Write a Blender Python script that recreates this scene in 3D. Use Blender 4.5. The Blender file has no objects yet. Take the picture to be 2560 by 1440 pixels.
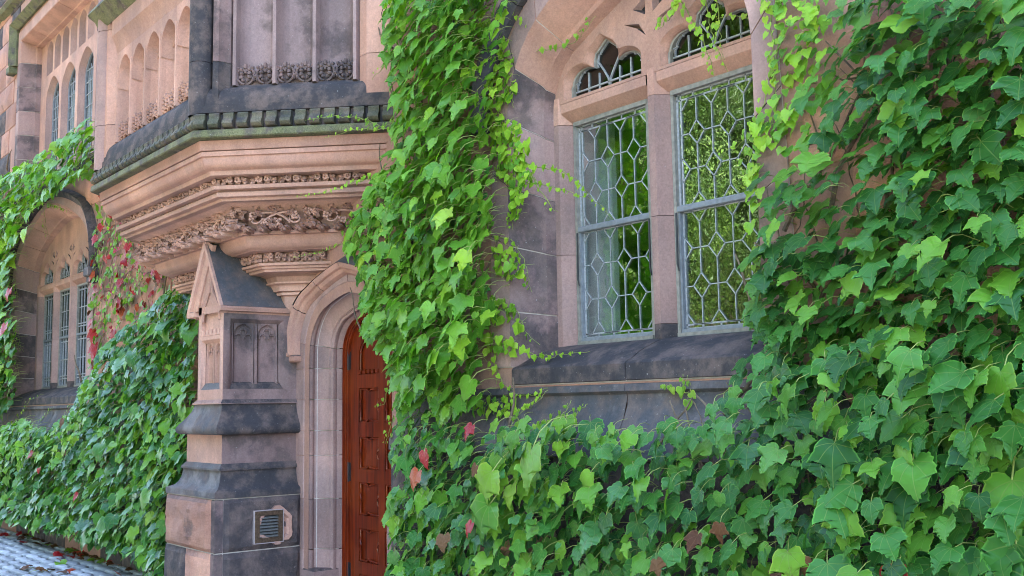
import bpy, bmesh, math, random
from mathutils import Vector, Matrix
rad = math.radians
SC = bpy.context.scene
COL = SC.collection
random.seed(11)

# ------------------------------------------------------------------ camera
CAM_H, CAM_D, FPX = 1.6, 3.9, 2643.0
def _cd(u, v): return Vector(((u-1280)/FPX, -(v-720)/FPX, -1.0))
_a = _cd(-840, 1051).normalized(); _b = _cd(4614, 963).normalized()
AX = -_a; AY = (_b - _a*_a.dot(_b)).normalized(); AZ = AX.cross(AY)
RW = Matrix((AX, AY, AZ))                 # camera -> world
CAM = Vector((0, -CAM_D, CAM_H))
cam_data = bpy.data.cameras.new('camera'); cam = bpy.data.objects.new('camera', cam_data); COL.objects.link(cam)
cam.matrix_world = Matrix.Translation(CAM) @ RW.to_4x4()
cam_data.sensor_width = 36; cam_data.lens = FPX/2560*36; cam_data.clip_end = 500
SC.camera = cam
def at(u, v, y=0.0):                       # survey helper: photo pixel -> point on the vertical plane at that y
    r = RW @ _cd(u, v); return CAM + r*((y-CAM.y)/r.y)

# ------------------------------------------------------------------ world, sun, exposure
SUN_EL, SUN_AZ = rad(52), rad(18)          # the sun stands behind the building: the front is in open shade
w = bpy.data.worlds.new('World'); SC.world = w; w.use_nodes = True
nt = w.node_tree; bg = nt.nodes['Background']
sky = nt.nodes.new('ShaderNodeTexSky'); sky.sky_type = 'NISHITA'; sky.sun_disc = False
sky.sun_elevation = SUN_EL; sky.sun_rotation = SUN_AZ; sky.air_density = 1.0; sky.dust_density = 2.5; sky.ozone_density = 1.0
nt.links.new(sky.outputs[0], bg.inputs[0]); bg.inputs[1].default_value = 0.15
sd = bpy.data.lights.new('sun', 'SUN'); sd.energy = 4.0; sd.angle = rad(0.6); sd.color = (1, .95, .87)
sun = bpy.data.objects.new('sun', sd); COL.objects.link(sun)
sdir = Vector((math.sin(SUN_AZ)*math.cos(SUN_EL), math.cos(SUN_AZ)*math.cos(SUN_EL), math.sin(SUN_EL)))
sun.rotation_euler = sdir.to_track_quat('Z', 'Y').to_euler()
SC.view_settings.view_transform = 'Standard'; SC.view_settings.look = 'None'
SC.view_settings.exposure = 3.72; SC.view_settings.gamma = 1
try:
    SC.cycles.max_bounces = 7; SC.cycles.diffuse_bounces = 2; SC.cycles.transparent_max_bounces = 8
    SC.cycles.glossy_bounces = 3; SC.cycles.caustics_reflective = False; SC.cycles.caustics_refractive = False
    SC.cycles.use_denoising = True; SC.cycles.filter_width = 1.0
except Exception: pass

# ------------------------------------------------------------------ materials
class N:
    def __init__(s, name):
        s.m = bpy.data.materials.new(name); s.m.use_nodes = True; s.t = s.m.node_tree
        s.p = s.t.nodes['Principled BSDF']; s.out = s.t.nodes['Material Output']
    def n(s, typ, **kw):
        x = s.t.nodes.new('ShaderNode'+typ)
        for k, v in kw.items(): setattr(x, k, v)
        return x
    def l(s, a, b): s.t.links.new(a, b)
    def pos(s):
        return s.n('NewGeometry').outputs['Position']
    def noise(s, vec, scale, detail=4, rough=.55, off=0.0):
        x = s.n('TexNoise'); x.inputs['Scale'].default_value = scale; x.inputs['Detail'].default_value = detail
        x.inputs['Roughness'].default_value = rough
        if off:
            m = s.n('VectorMath', operation='ADD'); m.inputs[1].default_value = (off, off*.7, off*1.3); s.l(vec, m.inputs[0]); vec = m.outputs[0]
        s.l(vec, x.inputs['Vector']); return x.outputs['Fac']
    def ramp(s, fac, a, b, ca=0.0, cb=1.0):
        x = s.n('MapRange'); x.inputs[1].default_value = a; x.inputs[2].default_value = b
        x.inputs[3].default_value = ca; x.inputs[4].default_value = cb; x.interpolation_type = 'SMOOTHSTEP'
        s.l(fac, x.inputs[0]); return x.outputs[0]
    def math(s, op, a, b=None):
        x = s.n('Math', operation=op)
        for i, q in enumerate((a, b)):
            if q is None: continue
            if isinstance(q, (int, float)): x.inputs[i].default_value = q
            else: s.l(q, x.inputs[i])
        return x.outputs[0]
    def mix(s, fac, a, b, typ='MIX'):
        x = s.n('Mix', data_type='RGBA', blend_type=typ)
        for i, q in ((0, fac), (6, a), (7, b)):
            if isinstance(q, (int, float)): x.inputs[i].default_value = q
            elif isinstance(q, tuple): x.inputs[i].default_value = (*q, 1) if len(q) == 3 else q
            else: s.l(q, x.inputs[i])
        return x.outputs[2]
    def bump(s, h, st, dist):
        x = s.n('Bump'); x.inputs['Strength'].default_value = st; x.inputs['Distance'].default_value = dist
        s.l(h, x.inputs['Height']); s.l(x.outputs[0], s.p.inputs['Normal'])

PINK = (.42, .225, .170); PINK2 = (.52, .288, .210); GREYP = (.25, .180, .172); SOOT = (.036, .035, .040); SOOT2 = (.125, .092, .082)
def stone(name, soot=.25, a=PINK, b=PINK2, topsoot=.9, green=0.0, soot_c=SOOT, rough_bump=.004, var=.28, grey=.35):
    k = N(name); pos = k.pos()
    big = k.noise(pos, 1.7, 4); mid = k.noise(pos, 7, 6, .65, 3.1); fine = k.noise(pos, 110, 2, .6)
    c = k.mix(k.ramp(big, .35, .68), a, b)
    c = k.mix(k.math('MULTIPLY', k.ramp(k.noise(pos, 2.6, 5, .6, 9), .42, .7), grey), c, GREYP)
    oi = k.n('ObjectInfo').outputs['Random']
    c = k.mix(1.0, c, k.n_gray(k.math('ADD', 1-var*.6, k.math('MULTIPLY', oi, var))), 'MULTIPLY')
    # black weathering crust: patches, and every ledge that catches rain
    lo = .72 - soot*.55
    pat = k.ramp(k.math('ADD', k.math('MULTIPLY', k.noise(pos, 1.9, 7, .62, 21), .7), k.math('MULTIPLY', mid, .3)), lo, lo+.10)
    nz = k.n('SeparateXYZ'); k.l(k.n('NewGeometry').outputs['Normal'], nz.inputs[0])
    top = k.math('MULTIPLY', k.ramp(nz.outputs[2], .18, .6), topsoot)
    m = k.math('MAXIMUM', k.math('MULTIPLY', pat, min(1, .55+soot*.5)), k.math('MULTIPLY', top, k.ramp(k.noise(pos, 14, 6, .7, 31), .30, .58, .50, 1.0)))
    c = k.mix(m, c, k.mix(k.ramp(mid, .4, .66), soot_c, SOOT2))
    if green:
        g = k.math('MULTIPLY', k.ramp(k.noise(pos, 9, 5, .6, 5), .3, .6), green)
        c = k.mix(g, c, k.mix(k.ramp(fine, .3, .7), (.12, .13, .05), (.21, .21, .10)))
    c = k.mix(1.0, c, k.n_gray(k.math('ADD', .52, k.math('ADD', k.math('MULTIPLY', fine, .46), k.math('MULTIPLY', k.noise(pos, 48, 3, .7, 8), .5)))), 'MULTIPLY')
    mp_ = k.n('Mapping'); mp_.inputs['Scale'].default_value = (4.5, 4.5, 1.1); k.l(pos, mp_.inputs[0])
    c = k.mix(1.0, c, k.n_gray(k.ramp(k.noise(mp_.outputs[0], 1.0, 4, .6), .35, .65, .87, 1.05)), 'MULTIPLY')      # rain streaks
    # pale lichen specks
    sp = k.ramp(k.noise(pos, 75, 2, .5, 2), .70, .76)
    c = k.mix(k.math('MULTIPLY', sp, .35), c, (.5, .47, .45))
    k.l(c, k.p.inputs['Base Color']); k.p.inputs['Roughness'].default_value = .82
    k.p.inputs['Specular IOR Level'].default_value = .2
    h = k.math('ADD', k.math('MULTIPLY', mid, .8), k.math('MULTIPLY', fine, .25))
    k.bump(h, .55 if rough_bump < .01 else .9, rough_bump); return k.m
def _gray(k, v):
    x = k.n('CombineColor'); [k.l(v, x.inputs[i]) for i in range(3)]; return x.outputs[0]
N.n_gray = _gray
M = {}
M['stone'] = stone('pink_sandstone', .18)
M['stone_clean'] = stone('clean_pink_sandstone', .11, a=(.45, .250, .190), b=(.56, .318, .236), topsoot=.5, grey=.38, rough_bump=.003)
M['stone_grey'] = stone('mauve_sandstone', .22, a=(.34, .212, .184), b=(.43, .27, .228), topsoot=.9, grey=.6, rough_bump=.003)
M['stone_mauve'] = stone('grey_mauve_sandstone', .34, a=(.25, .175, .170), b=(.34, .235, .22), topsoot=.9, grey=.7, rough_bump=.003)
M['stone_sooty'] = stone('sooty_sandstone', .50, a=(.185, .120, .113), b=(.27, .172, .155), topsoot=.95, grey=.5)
M['stone_black'] = stone('blackened_sandstone', .80, a=(.20, .15, .145), b=(.26, .19, .17), topsoot=.93)
M['stone_green'] = stone('lichen_green_sandstone', .7, a=(.2, .17, .14), b=(.24, .2, .16), topsoot=.9, green=.75)
M['stone_dentil'] = stone('black_dentil_sandstone', .8, a=(.2, .17, .14), b=(.24, .2, .16), topsoot=.9, green=.32)
M['stone_slate'] = stone('grey_weathered_slope_stone', .6, a=(.15, .135, .132), b=(.21, .18, .17), topsoot=.5, soot_c=(.055, .058, .068))
M['rock'] = stone('rock_faced_sandstone', .33, a=(.44, .215, .155), b=(.54, .28, .195), rough_bump=.02, var=.5, topsoot=.6)
M['rock_dark'] = stone('rock_faced_black_sandstone', .74, a=(.34, .22, .19), b=(.42, .27, .22), rough_bump=.02, topsoot=.7)
def plain(name, c, rough=.7, var=.15, scale=30, bump=.001, metal=0, spec=.5):
    k = N(name); pos = k.pos(); f = k.noise(pos, scale, 5)
    cc = k.mix(k.ramp(f, .3, .7), tuple(x*(1-var) for x in c), tuple(min(1, x*(1+var)) for x in c))
    k.l(cc, k.p.inputs['Base Color']); k.p.inputs['Roughness'].default_value = rough; k.p.inputs['Metallic'].default_value = metal
    k.p.inputs['Specular IOR Level'].default_value = spec
    k.bump(f, .4, bump); return k.m
M['mortar'] = plain('mortar', (.52, .44, .39), .9)
M['mortar_dark'] = plain('dark_mortar', (.16, .11, .09), .9)
M['lead'] = plain('lead_came', (.34, .35, .36), .6, .2, 60)
M['sash'] = plain('grey_painted_sash', (.20, .215, .235), .55, .15)
M['sash_cream'] = plain('buff_window_frame', (.24, .225, .195), .6, .2)
M['inside'] = plain('pale_interior_plaster', (.74, .77, .8), .8, .05)
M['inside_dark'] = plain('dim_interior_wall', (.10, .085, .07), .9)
M['black_iron'] = plain('black_iron', (.02, .02, .022), .5)
M['brass'] = plain('tarnished_bronze', (.13, .085, .055), .5, .3, 60, metal=.6)
M['slat'] = plain('grey_louvre_metal', (.2, .2, .19), .45, .2, 60, metal=.5)
M['caulk'] = plain('pale_sealant', (.36, .29, .28), .7)
M['roof'] = plain('slate_roof', (.12, .12, .13), .7)
M['bark'] = plain('bark', (.10, .075, .055), .9, .4, 25, .02)
M['vine'] = plain('vine_stem', (.14, .10, .065), .85, .35, 40, .004)
M['vine_green'] = plain('green_runner', (.22, .26, .06), .6, .3, 30)
def wood():
    k = N('varnished_red_wood'); pos = k.pos()
    sc = k.n('Mapping'); sc.inputs['Scale'].default_value = (38, 38, 1.6); k.l(pos, sc.inputs[0])
    f = k.noise(sc.outputs[0], 1.0, 6, .6); g = k.noise(pos, 3, 3)
    c = k.mix(k.ramp(f, .3, .7), (.06, .0065, .002), (.22, .024, .004))
    c = k.mix(k.math('MULTIPLY', k.ramp(g, .4, .7), .45), c, (.25, .040, .005))
    k.l(c, k.p.inputs['Base Color']); k.p.inputs['Roughness'].default_value = .32; k.p.inputs['Specular IOR Level'].default_value = .3
    k.p.inputs['Coat Weight'].default_value = .3; k.p.inputs['Coat Roughness'].default_value = .12
    k.bump(f, .15, .001); return k.m
M['wood'] = wood()
def glass(name, refl, tint, fr=.5):
    k = N(name); tr = k.n('BsdfTransparent'); gl = k.n('BsdfGlossy'); mx = k.n('MixShader')
    tr.inputs[0].default_value = (*tint, 1); gl.inputs['Roughness'].default_value = .015; gl.inputs['Color'].default_value = (.96, 1, .98, 1)
    pos = k.pos(); f = k.noise(pos, 9, 2, .5); b = k.n('Bump'); b.inputs['Strength'].default_value = .35; b.inputs['Distance'].default_value = .01
    k.l(f, b.inputs['Height']); k.l(b.outputs[0], gl.inputs['Normal'])
    lw = k.n('LayerWeight'); lw.inputs[0].default_value = .35
    fac = k.math('ADD', refl, k.math('MULTIPLY', lw.outputs['Fresnel'], fr))
    k.l(fac, mx.inputs[0]); k.l(tr.outputs[0], mx.inputs[1]); k.l(gl.outputs[0], mx.inputs[2]); k.l(mx.outputs[0], k.out.inputs[0]); return k.m
M['glass'] = glass('old_leaded_glass', .15, (.90, .94, .92), .35)
M['glass_far'] = glass('far_leaded_glass', .04, (.6, .65, .62), .06)
M['glass_dark'] = glass('dark_head_glass', .012, (.25, .32, .25), .08)
def leafmat(name, c1, c2, c3, vein=(.22, .30, .07), rough=.42, trans=.25, spot=0.0):
    k = N(name)
    oi = k.n('ObjectInfo').outputs['Random']; isl = k.n('NewGeometry').outputs['Random Per Island']
    r = k.math('FRACT', k.math('ADD', oi, k.math('MULTIPLY', isl, 3.7)))
    c = k.mix(k.ramp(r, 0, .6), c1, c2); c = k.mix(k.ramp(r, .72, 1.0), c, c3)
    uv = k.n('UVMap').outputs[0]; s = k.n('SeparateXYZ'); k.l(uv, s.inputs[0])
    x = k.math('ABSOLUTE', k.math('SUBTRACT', s.outputs[0], .5)); y = k.math('SUBTRACT', .62, s.outputs[1])
    ang = k.math('ARCTAN2', x, y); rr = k.math('SQRT', k.math('ADD', k.math('MULTIPLY', x, x), k.math('MULTIPLY', y, y)))
    d = None
    for a0 in (0, .62, 1.25):
        q = k.math('ABSOLUTE', k.math('SUBTRACT', ang, a0)); d = q if d is None else k.math('MINIMUM', d, q)
    dist = k.math('MULTIPLY', d, rr)
    vm = k.ramp(dist, .002, .011, 1, 0)
    pos = k.pos(); mo = k.noise(pos, 22, 3)
    c = k.mix(1.0, c, k.n_gray(k.math('ADD', .82, k.math('MULTIPLY', mo, .36))), 'MULTIPLY')
    if spot:
        sp = k.math('MULTIPLY', k.ramp(k.noise(pos, 40, 3, .5, 4), .62, .68), spot); c = k.mix(sp, c, (.12, .04, .02))
    c = k.mix(k.math('MULTIPLY', vm, .42), c, vein)
    at_ = k.n('Attribute'); at_.attribute_name = 'margin'; c = k.mix(k.math('MULTIPLY', k.ramp(at_.outputs['Fac'], .80, 1.0), .40), c, tuple(min(.6, q*2.2) for q in c3))
    c = k.mix(1.0, c, k.n_gray(k.math('ADD', .70, k.math('MULTIPLY', k.noise(pos, 6, 2, .5, 7), .6))), 'MULTIPLY')
    k.l(c, k.p.inputs['Base Color']); k.p.inputs['Roughness'].default_value = rough; k.p.inputs['Specular IOR Level'].default_value = .26
    hb = k.math('ADD', k.math('MULTIPLY', vm, -.6), k.math('MULTIPLY', mo, .5)); k.bump(hb, .4, .004)
    tl = k.n('BsdfTranslucent'); k.l(k.mix(1.0, c, (1.3, 1.5, .5), 'MULTIPLY'), tl.inputs[0])
    mx = k.n('MixShader'); mx.inputs[0].default_value = trans
    k.l(k.p.outputs[0], mx.inputs[1]); k.l(tl.outputs[0], mx.inputs[2]); k.l(mx.outputs[0], k.out.inputs[0]); return k.m
M['leaf_dark'] = leafmat('ivy_leaf_dark_green', (.026, .108, .022), (.050, .182, .029), (.095, .258, .034))
M['leaf_mid'] = leafmat('ivy_leaf_mid_green', (.085, .24, .026), (.135, .32, .030), (.20, .40, .04), trans=.32)
M['leaf_low'] = leafmat('ivy_leaf_blue_green', (.034, .125, .042), (.062, .19, .042), (.13, .28, .045), spot=.3, rough=.34)
M['leaf_young'] = leafmat('ivy_leaf_yellow_green', (.20, .40, .028), (.27, .48, .036), (.35, .52, .05), vein=(.3, .38, .1), trans=.3)
M['leaf_lime'] = leafmat('ivy_leaf_lime', (.12, .27, .022), (.18, .35, .03), (.26, .40, .05), trans=.3, spot=.25)
M['leaf_red'] = leafmat('ivy_leaf_crimson', (.30, .012, .018), (.40, .02, .03), (.36, .07, .02), vein=(.4, .15, .1))
M['leaf_brown'] = leafmat('dry_leaf_brown', (.07, .024, .009), (.115, .046, .016), (.16, .09, .04), vein=(.2, .1, .05), rough=.7, trans=.1)
M['leaf_tree'] = leafmat('tree_leaf', (.018, .045, .009), (.045, .092, .014), (.10, .155, .025), trans=.22)
M['petiole'] = plain('petiole', (.30, .34, .08), .5, .2)
def cobblem():
    k = N('grey_granite_sett'); pos = k.pos(); oi = k.n('ObjectInfo').outputs['Random']; isl = k.n('NewGeometry').outputs['Random Per Island']
    r = k.math('FRACT', k.math('ADD', oi, k.math('MULTIPLY', isl, 5.3)))
    c = k.mix(r, (.24, .25, .27), (.42, .43, .45)); f = k.noise(pos, 26, 6, .65)
    c = k.mix(1.0, c, k.n_gray(k.math('ADD', .6, k.math('MULTIPLY', f, .8))), 'MULTIPLY')
    k.l(c, k.p.inputs['Base Color']); k.p.inputs['Roughness'].default_value = .6; k.bump(f, .7, .008); return k.m
M['cobble'] = cobblem()
M['soil'] = plain('dark_joint_soil', (.055, .05, .045), .95, .4, 14, .01)
M['gravel'] = plain('bounce_gravel', (.36, .29, .22), .95, .15, 40, .004)  # warm pale tone chosen for the light it throws back on the facade
M['grass'] = plain('lawn', (.06, .12, .025), .9, .4, 6, .03)

# ------------------------------------------------------------------ mesh helpers
class MB:
    def __init__(s): s.v = []; s.f = []; s.mi = []; s.uv = None; s.edge = None
    def face(s, pts, m=0):
        b = len(s.v); s.v += [tuple(p) for p in pts]; s.f.append(tuple(range(b, b+len(pts)))); s.mi.append(m)
    def grid(s, rows, m=0, close=False):
        b = len(s.v); n = len(rows[0])
        for r in rows: s.v += [tuple(p) for p in r]
        for i in range(len(rows)-1):
            for j in range(n if close else n-1):
                j2 = (j+1) % n
                s.f.append((b+i*n+j, b+i*n+j2, b+(i+1)*n+j2, b+(i+1)*n+j)); s.mi.append(m)
    def box(s, x0, x1, y0, y1, z0, z1, T=None, m=0, ch=0.0):
        if ch:
            c = ch; P = []
            for z, i in ((z0, c), (z0+c, 0), (z1-c, 0), (z1, c)):
                P.append([(x0+c*0+i, y0+i, z), (x1-i, y0+i, z), (x1-i, y1-i, z), (x0+i, y1-i, z)])
            if T: P = [[T(*p) for p in r] for r in P]
            s.grid(P, m, True); s.face(P[0][::-1], m); s.face(P[-1], m); return
        P = [(x, y, z) for z in (z0, z1) for x, y in ((x0, y0), (x1, y0), (x1, y1), (x0, y1))]
        if T: P = [T(*p) for p in P]
        b = len(s.v); s.v += [tuple(p) for p in P]
        for q in ((3, 2, 1, 0), (4, 5, 6, 7), (0, 1, 5, 4), (1, 2, 6, 5), (2, 3, 7, 6), (3, 0, 4, 7)):
            s.f.append(tuple(b+i for i in q)); s.mi.append(m)
    def tube(s, pts, r, n=5, m=0, caps=True):
        pts = [Vector(p) for p in pts]; rows = []
        up = Vector((0.13, .31, .94))
        for i, p in enumerate(pts):
            d = (pts[min(i+1, len(pts)-1)] - pts[max(i-1, 0)]).normalized()
            a = d.cross(up); a = a.normalized() if a.length > 1e-4 else Vector((1, 0, 0)); b2 = d.cross(a)
            rr = r[i] if isinstance(r, (list, tuple)) else r
            rows.append([p + (a*math.cos(t)+b2*math.sin(t))*rr for t in [2*math.pi*k/n for k in range(n)]])
        s.grid(rows, m, True)
        if caps: s.face(rows[0][::-1], m); s.face(rows[-1], m)
    def blob(s, c, r, n=6, k=4, m=0, jit=.0, sc=(1, 1, 1)):
        rows = []
        for i in range(k+1):
            ph = math.pi*i/k; rows.append([(c[0]+sc[0]*r*math.sin(ph)*math.cos(2*math.pi*j/n)*(1+random.uniform(-jit, jit)), c[1]+sc[1]*r*math.sin(ph)*math.sin(2*math.pi*j/n)*(1+random.uniform(-jit, jit)), c[2]+sc[2]*r*math.cos(ph)) for j in range(n)])
        s.grid(rows, m, True)
    def mesh(s, name, mats, smooth=None):
        me = bpy.data.meshes.new(name); me.from_pydata(s.v, [], s.f)
        for mt in (mats if isinstance(mats, (list, tuple)) else [mats]): me.materials.append(M[mt] if isinstance(mt, str) else mt)
        if any(s.mi): me.polygons.foreach_set('material_index', s.mi)
        if s.uv:
            l = me.uv_layers.new(name='UVMap'); fl = []
            for f in s.f:
                for i in f: fl += s.uv[i]
            l.data.foreach_set('uv', fl)
        if s.edge: me.attributes.new('margin', 'FLOAT', 'POINT').data.foreach_set('value', s.edge)
        if smooth is not None:
            bm = bmesh.new(); bm.from_mesh(me); bmesh.ops.remove_doubles(bm, verts=bm.verts, dist=1e-5); bm.to_mesh(me); bm.free()
            me.polygons.foreach_set('use_smooth', [True]*len(me.polygons)); me.set_sharp_from_angle(angle=rad(smooth))
        me.update(); return me
    def build(s, name, mats, parent=None, smooth=None, loc=None):
        return link(name, s.mesh(name, mats, smooth), parent, loc)
def link(name, data, parent=None, loc=None):
    o = bpy.data.objects.new(name, data); COL.objects.link(o)
    if parent: o.parent = parent
    if loc is not None: o.location = loc
    return o
def tag(o, label=None, cat=None, group=None, kind=None):
    for k, v in (('label', label), ('category', cat), ('group', group), ('kind', kind)):
        if v: o[k] = v
    return o
def empty(name, parent=None, loc=(0, 0, 0)):
    o = link(name, None, parent, loc); o.empty_display_size = .2; return o
def poly_holes(outer, holes, y, name, mat, parent, thick=0.0, smooth=None):
    """flat plate in the XZ plane with holes, optional depth (towards +y)"""
    bm = bmesh.new(); loops = []
    for lp in [outer]+holes:
        vs = [bm.verts.new((p[0], y, p[1])) for p in lp]; loops.append(vs)
        for i in range(len(vs)): bm.edges.new((vs[i], vs[(i+1) % len(vs)]))
    bmesh.ops.triangle_fill(bm, use_beauty=True, edges=bm.edges[:])
    if thick:
        for vs in loops:
            vb = [bm.verts.new((v.co.x, y+thick, v.co.z)) for v in vs]
            for i in range(len(vs)):
                j = (i+1) % len(vs); bm.faces.new((vs[i], vs[j], vb[j], vb[i]))
    me = bpy.data.meshes.new(name); bm.to_mesh(me); bm.free(); me.materials.append(M[mat])
    return link(name, me, parent)
def arch_path(hw, z0, zs, rise, r1, n=8, bulge=.02, xc=0.0, legs=True):
    """four-centred arch outline, left foot -> apex -> right foot (x,z)"""
    L = []
    if legs: L.append((-hw, z0))
    cx, cz = -hw+r1, zs; ax, az = 0.0, zs+rise
    d = math.hypot(ax-cx, az-cz); base = math.atan2(az-cz, ax-cx); off = math.acos(min(1, r1/d)); tang = base+off
    for i in range(n+1):
        a = math.pi+(tang-math.pi)*i/n; L.append((cx+r1*math.cos(a), cz+r1*math.sin(a)))
    tx, tz = L[-1]; nx, nz = math.cos(tang), math.sin(tang)
    for i in range(1, n): t = i/n; b = bulge*4*t*(1-t); L.append((tx+(ax-tx)*t+nx*b, tz+(az-tz)*t+nz*b))
    return [(xc+x, z) for x, z in L]+[(xc, az)]+[(xc-x, z) for x, z in L[::-1]]
def normals2(path, closed=False):
    out = []; n = len(path)
    for i in range(n):
        if closed: p0, p1 = path[i-1], path[(i+1) % n]
        else: p0, p1 = path[max(i-1, 0)], path[min(i+1, n-1)]
        q = path[i]
        def nn(a, b):
            dx, dz = b[0]-a[0], b[1]-a[1]; l = math.hypot(dx, dz) or 1; return (-dz/l, dx/l)
        n1 = nn(p0, q) if p0 != q else nn(q, p1); n2 = nn(q, p1) if p1 != q else n1
        mx, mz = n1[0]+n2[0], n1[1]+n2[1]; l = math.hypot(mx, mz) or 1; mx, mz = mx/l, mz/l
        c = max(.35, mx*n1[0]+mz*n1[1]); out.append((mx/c, mz/c))
    return out
def sweep(mb, path, prof, m=0, closed=False, i0=0, i1=None, caps=True, T=None):
    """prof = [(offset along outward normal, y)]"""
    nr = normals2(path, closed); i1 = len(path)-1 if i1 is None else i1
    rows = []
    idx = list(range(i0, i1+1)) + ([i0] if closed else [])
    for i in idx:
        x, z = path[i]; nx, nz = nr[i]
        rows.append([(x+nx*o, y, z+nz*o) for o, y in prof])
    if T: rows = [[T(*p) for p in r] for r in rows]
    mb.grid(rows, m)
    if caps and not closed: mb.face(rows[0], m); mb.face(rows[-1][::-1], m)
def cut_path(path, breaks):
    """insert points on a path so it can be split in stones; breaks = list of arc lengths; returns list of sub-paths"""
    seg = [path[0]]; res = []; acc = 0; bi = 0
    for a, b in zip(path, path[1:]):
        l = math.hypot(b[0]-a[0], b[1]-a[1])
        while bi < len(breaks) and acc < breaks[bi] <= acc+l:
            t = (breaks[bi]-acc)/l; p = (a[0]+(b[0]-a[0])*t, a[1]+(b[1]-a[1])*t)
            if math.hypot(p[0]-seg[-1][0], p[1]-seg[-1][1]) > 1e-4: seg.append(p)
            if len(seg) > 1: res.append(seg)
            seg = [p]; bi += 1
        if math.hypot(b[0]-seg[-1][0], b[1]-seg[-1][1]) > 1e-4: seg.append(b)
        acc += l
    if len(seg) > 1: res.append(seg)
    return res
def path_len(p): return sum(math.hypot(b[0]-a[0], b[1]-a[1]) for a, b in zip(p, p[1:]))
def trim(p, g):
    """shorten both ends by g (mortar gap)"""
    def cut(q):
        (x0, z0), (x1, z1) = q[0], q[1]; l = math.hypot(x1-x0, z1-z0)
        if l > g*1.5: q = [(x0+(x1-x0)*g/l, z0+(z1-z0)*g/l)]+q[1:]
        return q
    return cut(cut(p)[::-1])[::-1]
def stones_along(path, prof, breaks, mats, parent, name='stone', gap=.0035, smooth=30):
    full = normals2(path)
    for i, sp in enumerate(cut_path(path, breaks)):
        # end normals must follow the whole path, so extend by tiny collinear steps only
        mb = MB(); sweep(mb, trim(sp, gap), prof); mt = mats[i % len(mats)] if isinstance(mats, list) else mats
        mb.build(name, mt, parent, smooth)
def rect_loop(x0, x1, z0, z1): return [(x0, z0), (x0, z1), (x1, z1), (x1, z0)]

# ------------------------------------------------------------------ ground
GX0, GX1 = -140, 90
def sheet(name, x0, x1, y0, y1, z, mat):
    mb = MB(); mb.face([(x0, y0, z), (x1, y0, z), (x1, y1, z), (x0, y1, z)])
    return tag(mb.build(name, mat), kind='structure')
sheet('ground', -160, 120, -160, 120, -.06, 'grass')
sheet('path_bed', -70, 30, -9.2, 0.3, -.012, 'soil')
pv = empty('pavement'); tag(pv, kind='structure')
rnd = random.Random(5)
def sett_mesh(i):
    r = random.Random(i); mb = MB(); w, d = .5, .5
    rows = []
    for z, s in ((-.05, 1.0), (.0, .98), (.016, .90), (.022, .66)):
        ring = []
        for k in range(10):
            a = 2*math.pi*(k+.5)/10; c, sn = math.cos(a), math.sin(a); q = (abs(c)**4+abs(sn)**4)**-.25
            ring.append((c*q*.5*s*(1+r.uniform(-.04, .04)), sn*q*.5*s*(1+r.uniform(-.05, .05)), z+(r.uniform(-.004, .004) if z > 0 else 0)))
        rows.append(ring)
    mb.grid(rows, 0, True); mb.face(rows[-1]); return mb.mesh('sett', 'cobble', 40)
SETT = [sett_mesh(i) for i in range(8)]
cells = []
y = -.02
while y > -9.0:
    h = .15+rnd.uniform(-.012, .012); x = -34+rnd.uniform(0, .2)
    while x < 12:
        l = rnd.uniform(.20, .34); cells.append((x+l/2, y-h/2, l-.018, h-.022)); x += l
    y -= h
def cam_px(p):
    c = RW.transposed() @ (Vector(p)-CAM)
    if c.z > -.1: return None
    return (1280-FPX*c.x/c.z, 720+FPX*c.y/c.z, -c.z)
vis = []; rest = []
for c in cells:
    q = cam_px((c[0], c[1], 0))
    (vis if q and -60 < q[0] < 480 and q[1] < 1500 else rest).append((q[2] if q else 999, c))
vis.sort(key=lambda t: t[0])
for k, (d, c) in enumerate(vis[:300]):
    o = link('sett', SETT[k % 8], pv, (c[0], c[1], rnd.uniform(-.006, .006))); o.scale = (c[2], c[3], 1); o.rotation_euler = (rnd.uniform(-.02, .02), rnd.uniform(-.015, .015), rnd.uniform(-.03, .03)+(math.pi if rnd.random() < .5 else 0))
mb = MB()
for d, c in vis[300:]+rest:
    sm = SETT[rnd.randrange(8)]; b = len(mb.v); zz = rnd.uniform(-.006, .006)
    mb.v += [(c[0]+v.co.x*c[2], c[1]+v.co.y*c[3], v.co.z+zz) for v in sm.vertices]
    for p in sm.polygons: mb.f.append(tuple(b+i for i in p.vertices)); mb.mi.append(0)
tag(mb.build('sett_paving', 'cobble', pv), kind='stuff')
tag(sheet('bounce_path', -120, 70, -9.2-6, -9.2, -.03, 'gravel'), kind='structure')  # unseen strip, made pale to bounce warm sunlight onto the facade

# ------------------------------------------------------------------ building
BLD = empty('stone_building'); tag(BLD, 'pink and soot-blackened sandstone building with carved oriel, arched leaded windows and red wooden door', 'building')
WXC, LXC = -3.962, -14.72                  # centres of the two arched windows
DXC = -6.82                                # door centre
HO = {WXC: dict(hw=.918, zs=3.30, rise=.92, r1=.70, bulge=.01), LXC: dict(hw=1.73, zs=3.42, rise=.98, r1=.62, bulge=.05)}
HI = {WXC: dict(hw=.815, zs=3.42, rise=.57, r1=.35, bulge=.012), LXC: dict(hw=1.61, zs=3.42, rise=.80, r1=.55, bulge=.05)}
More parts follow.
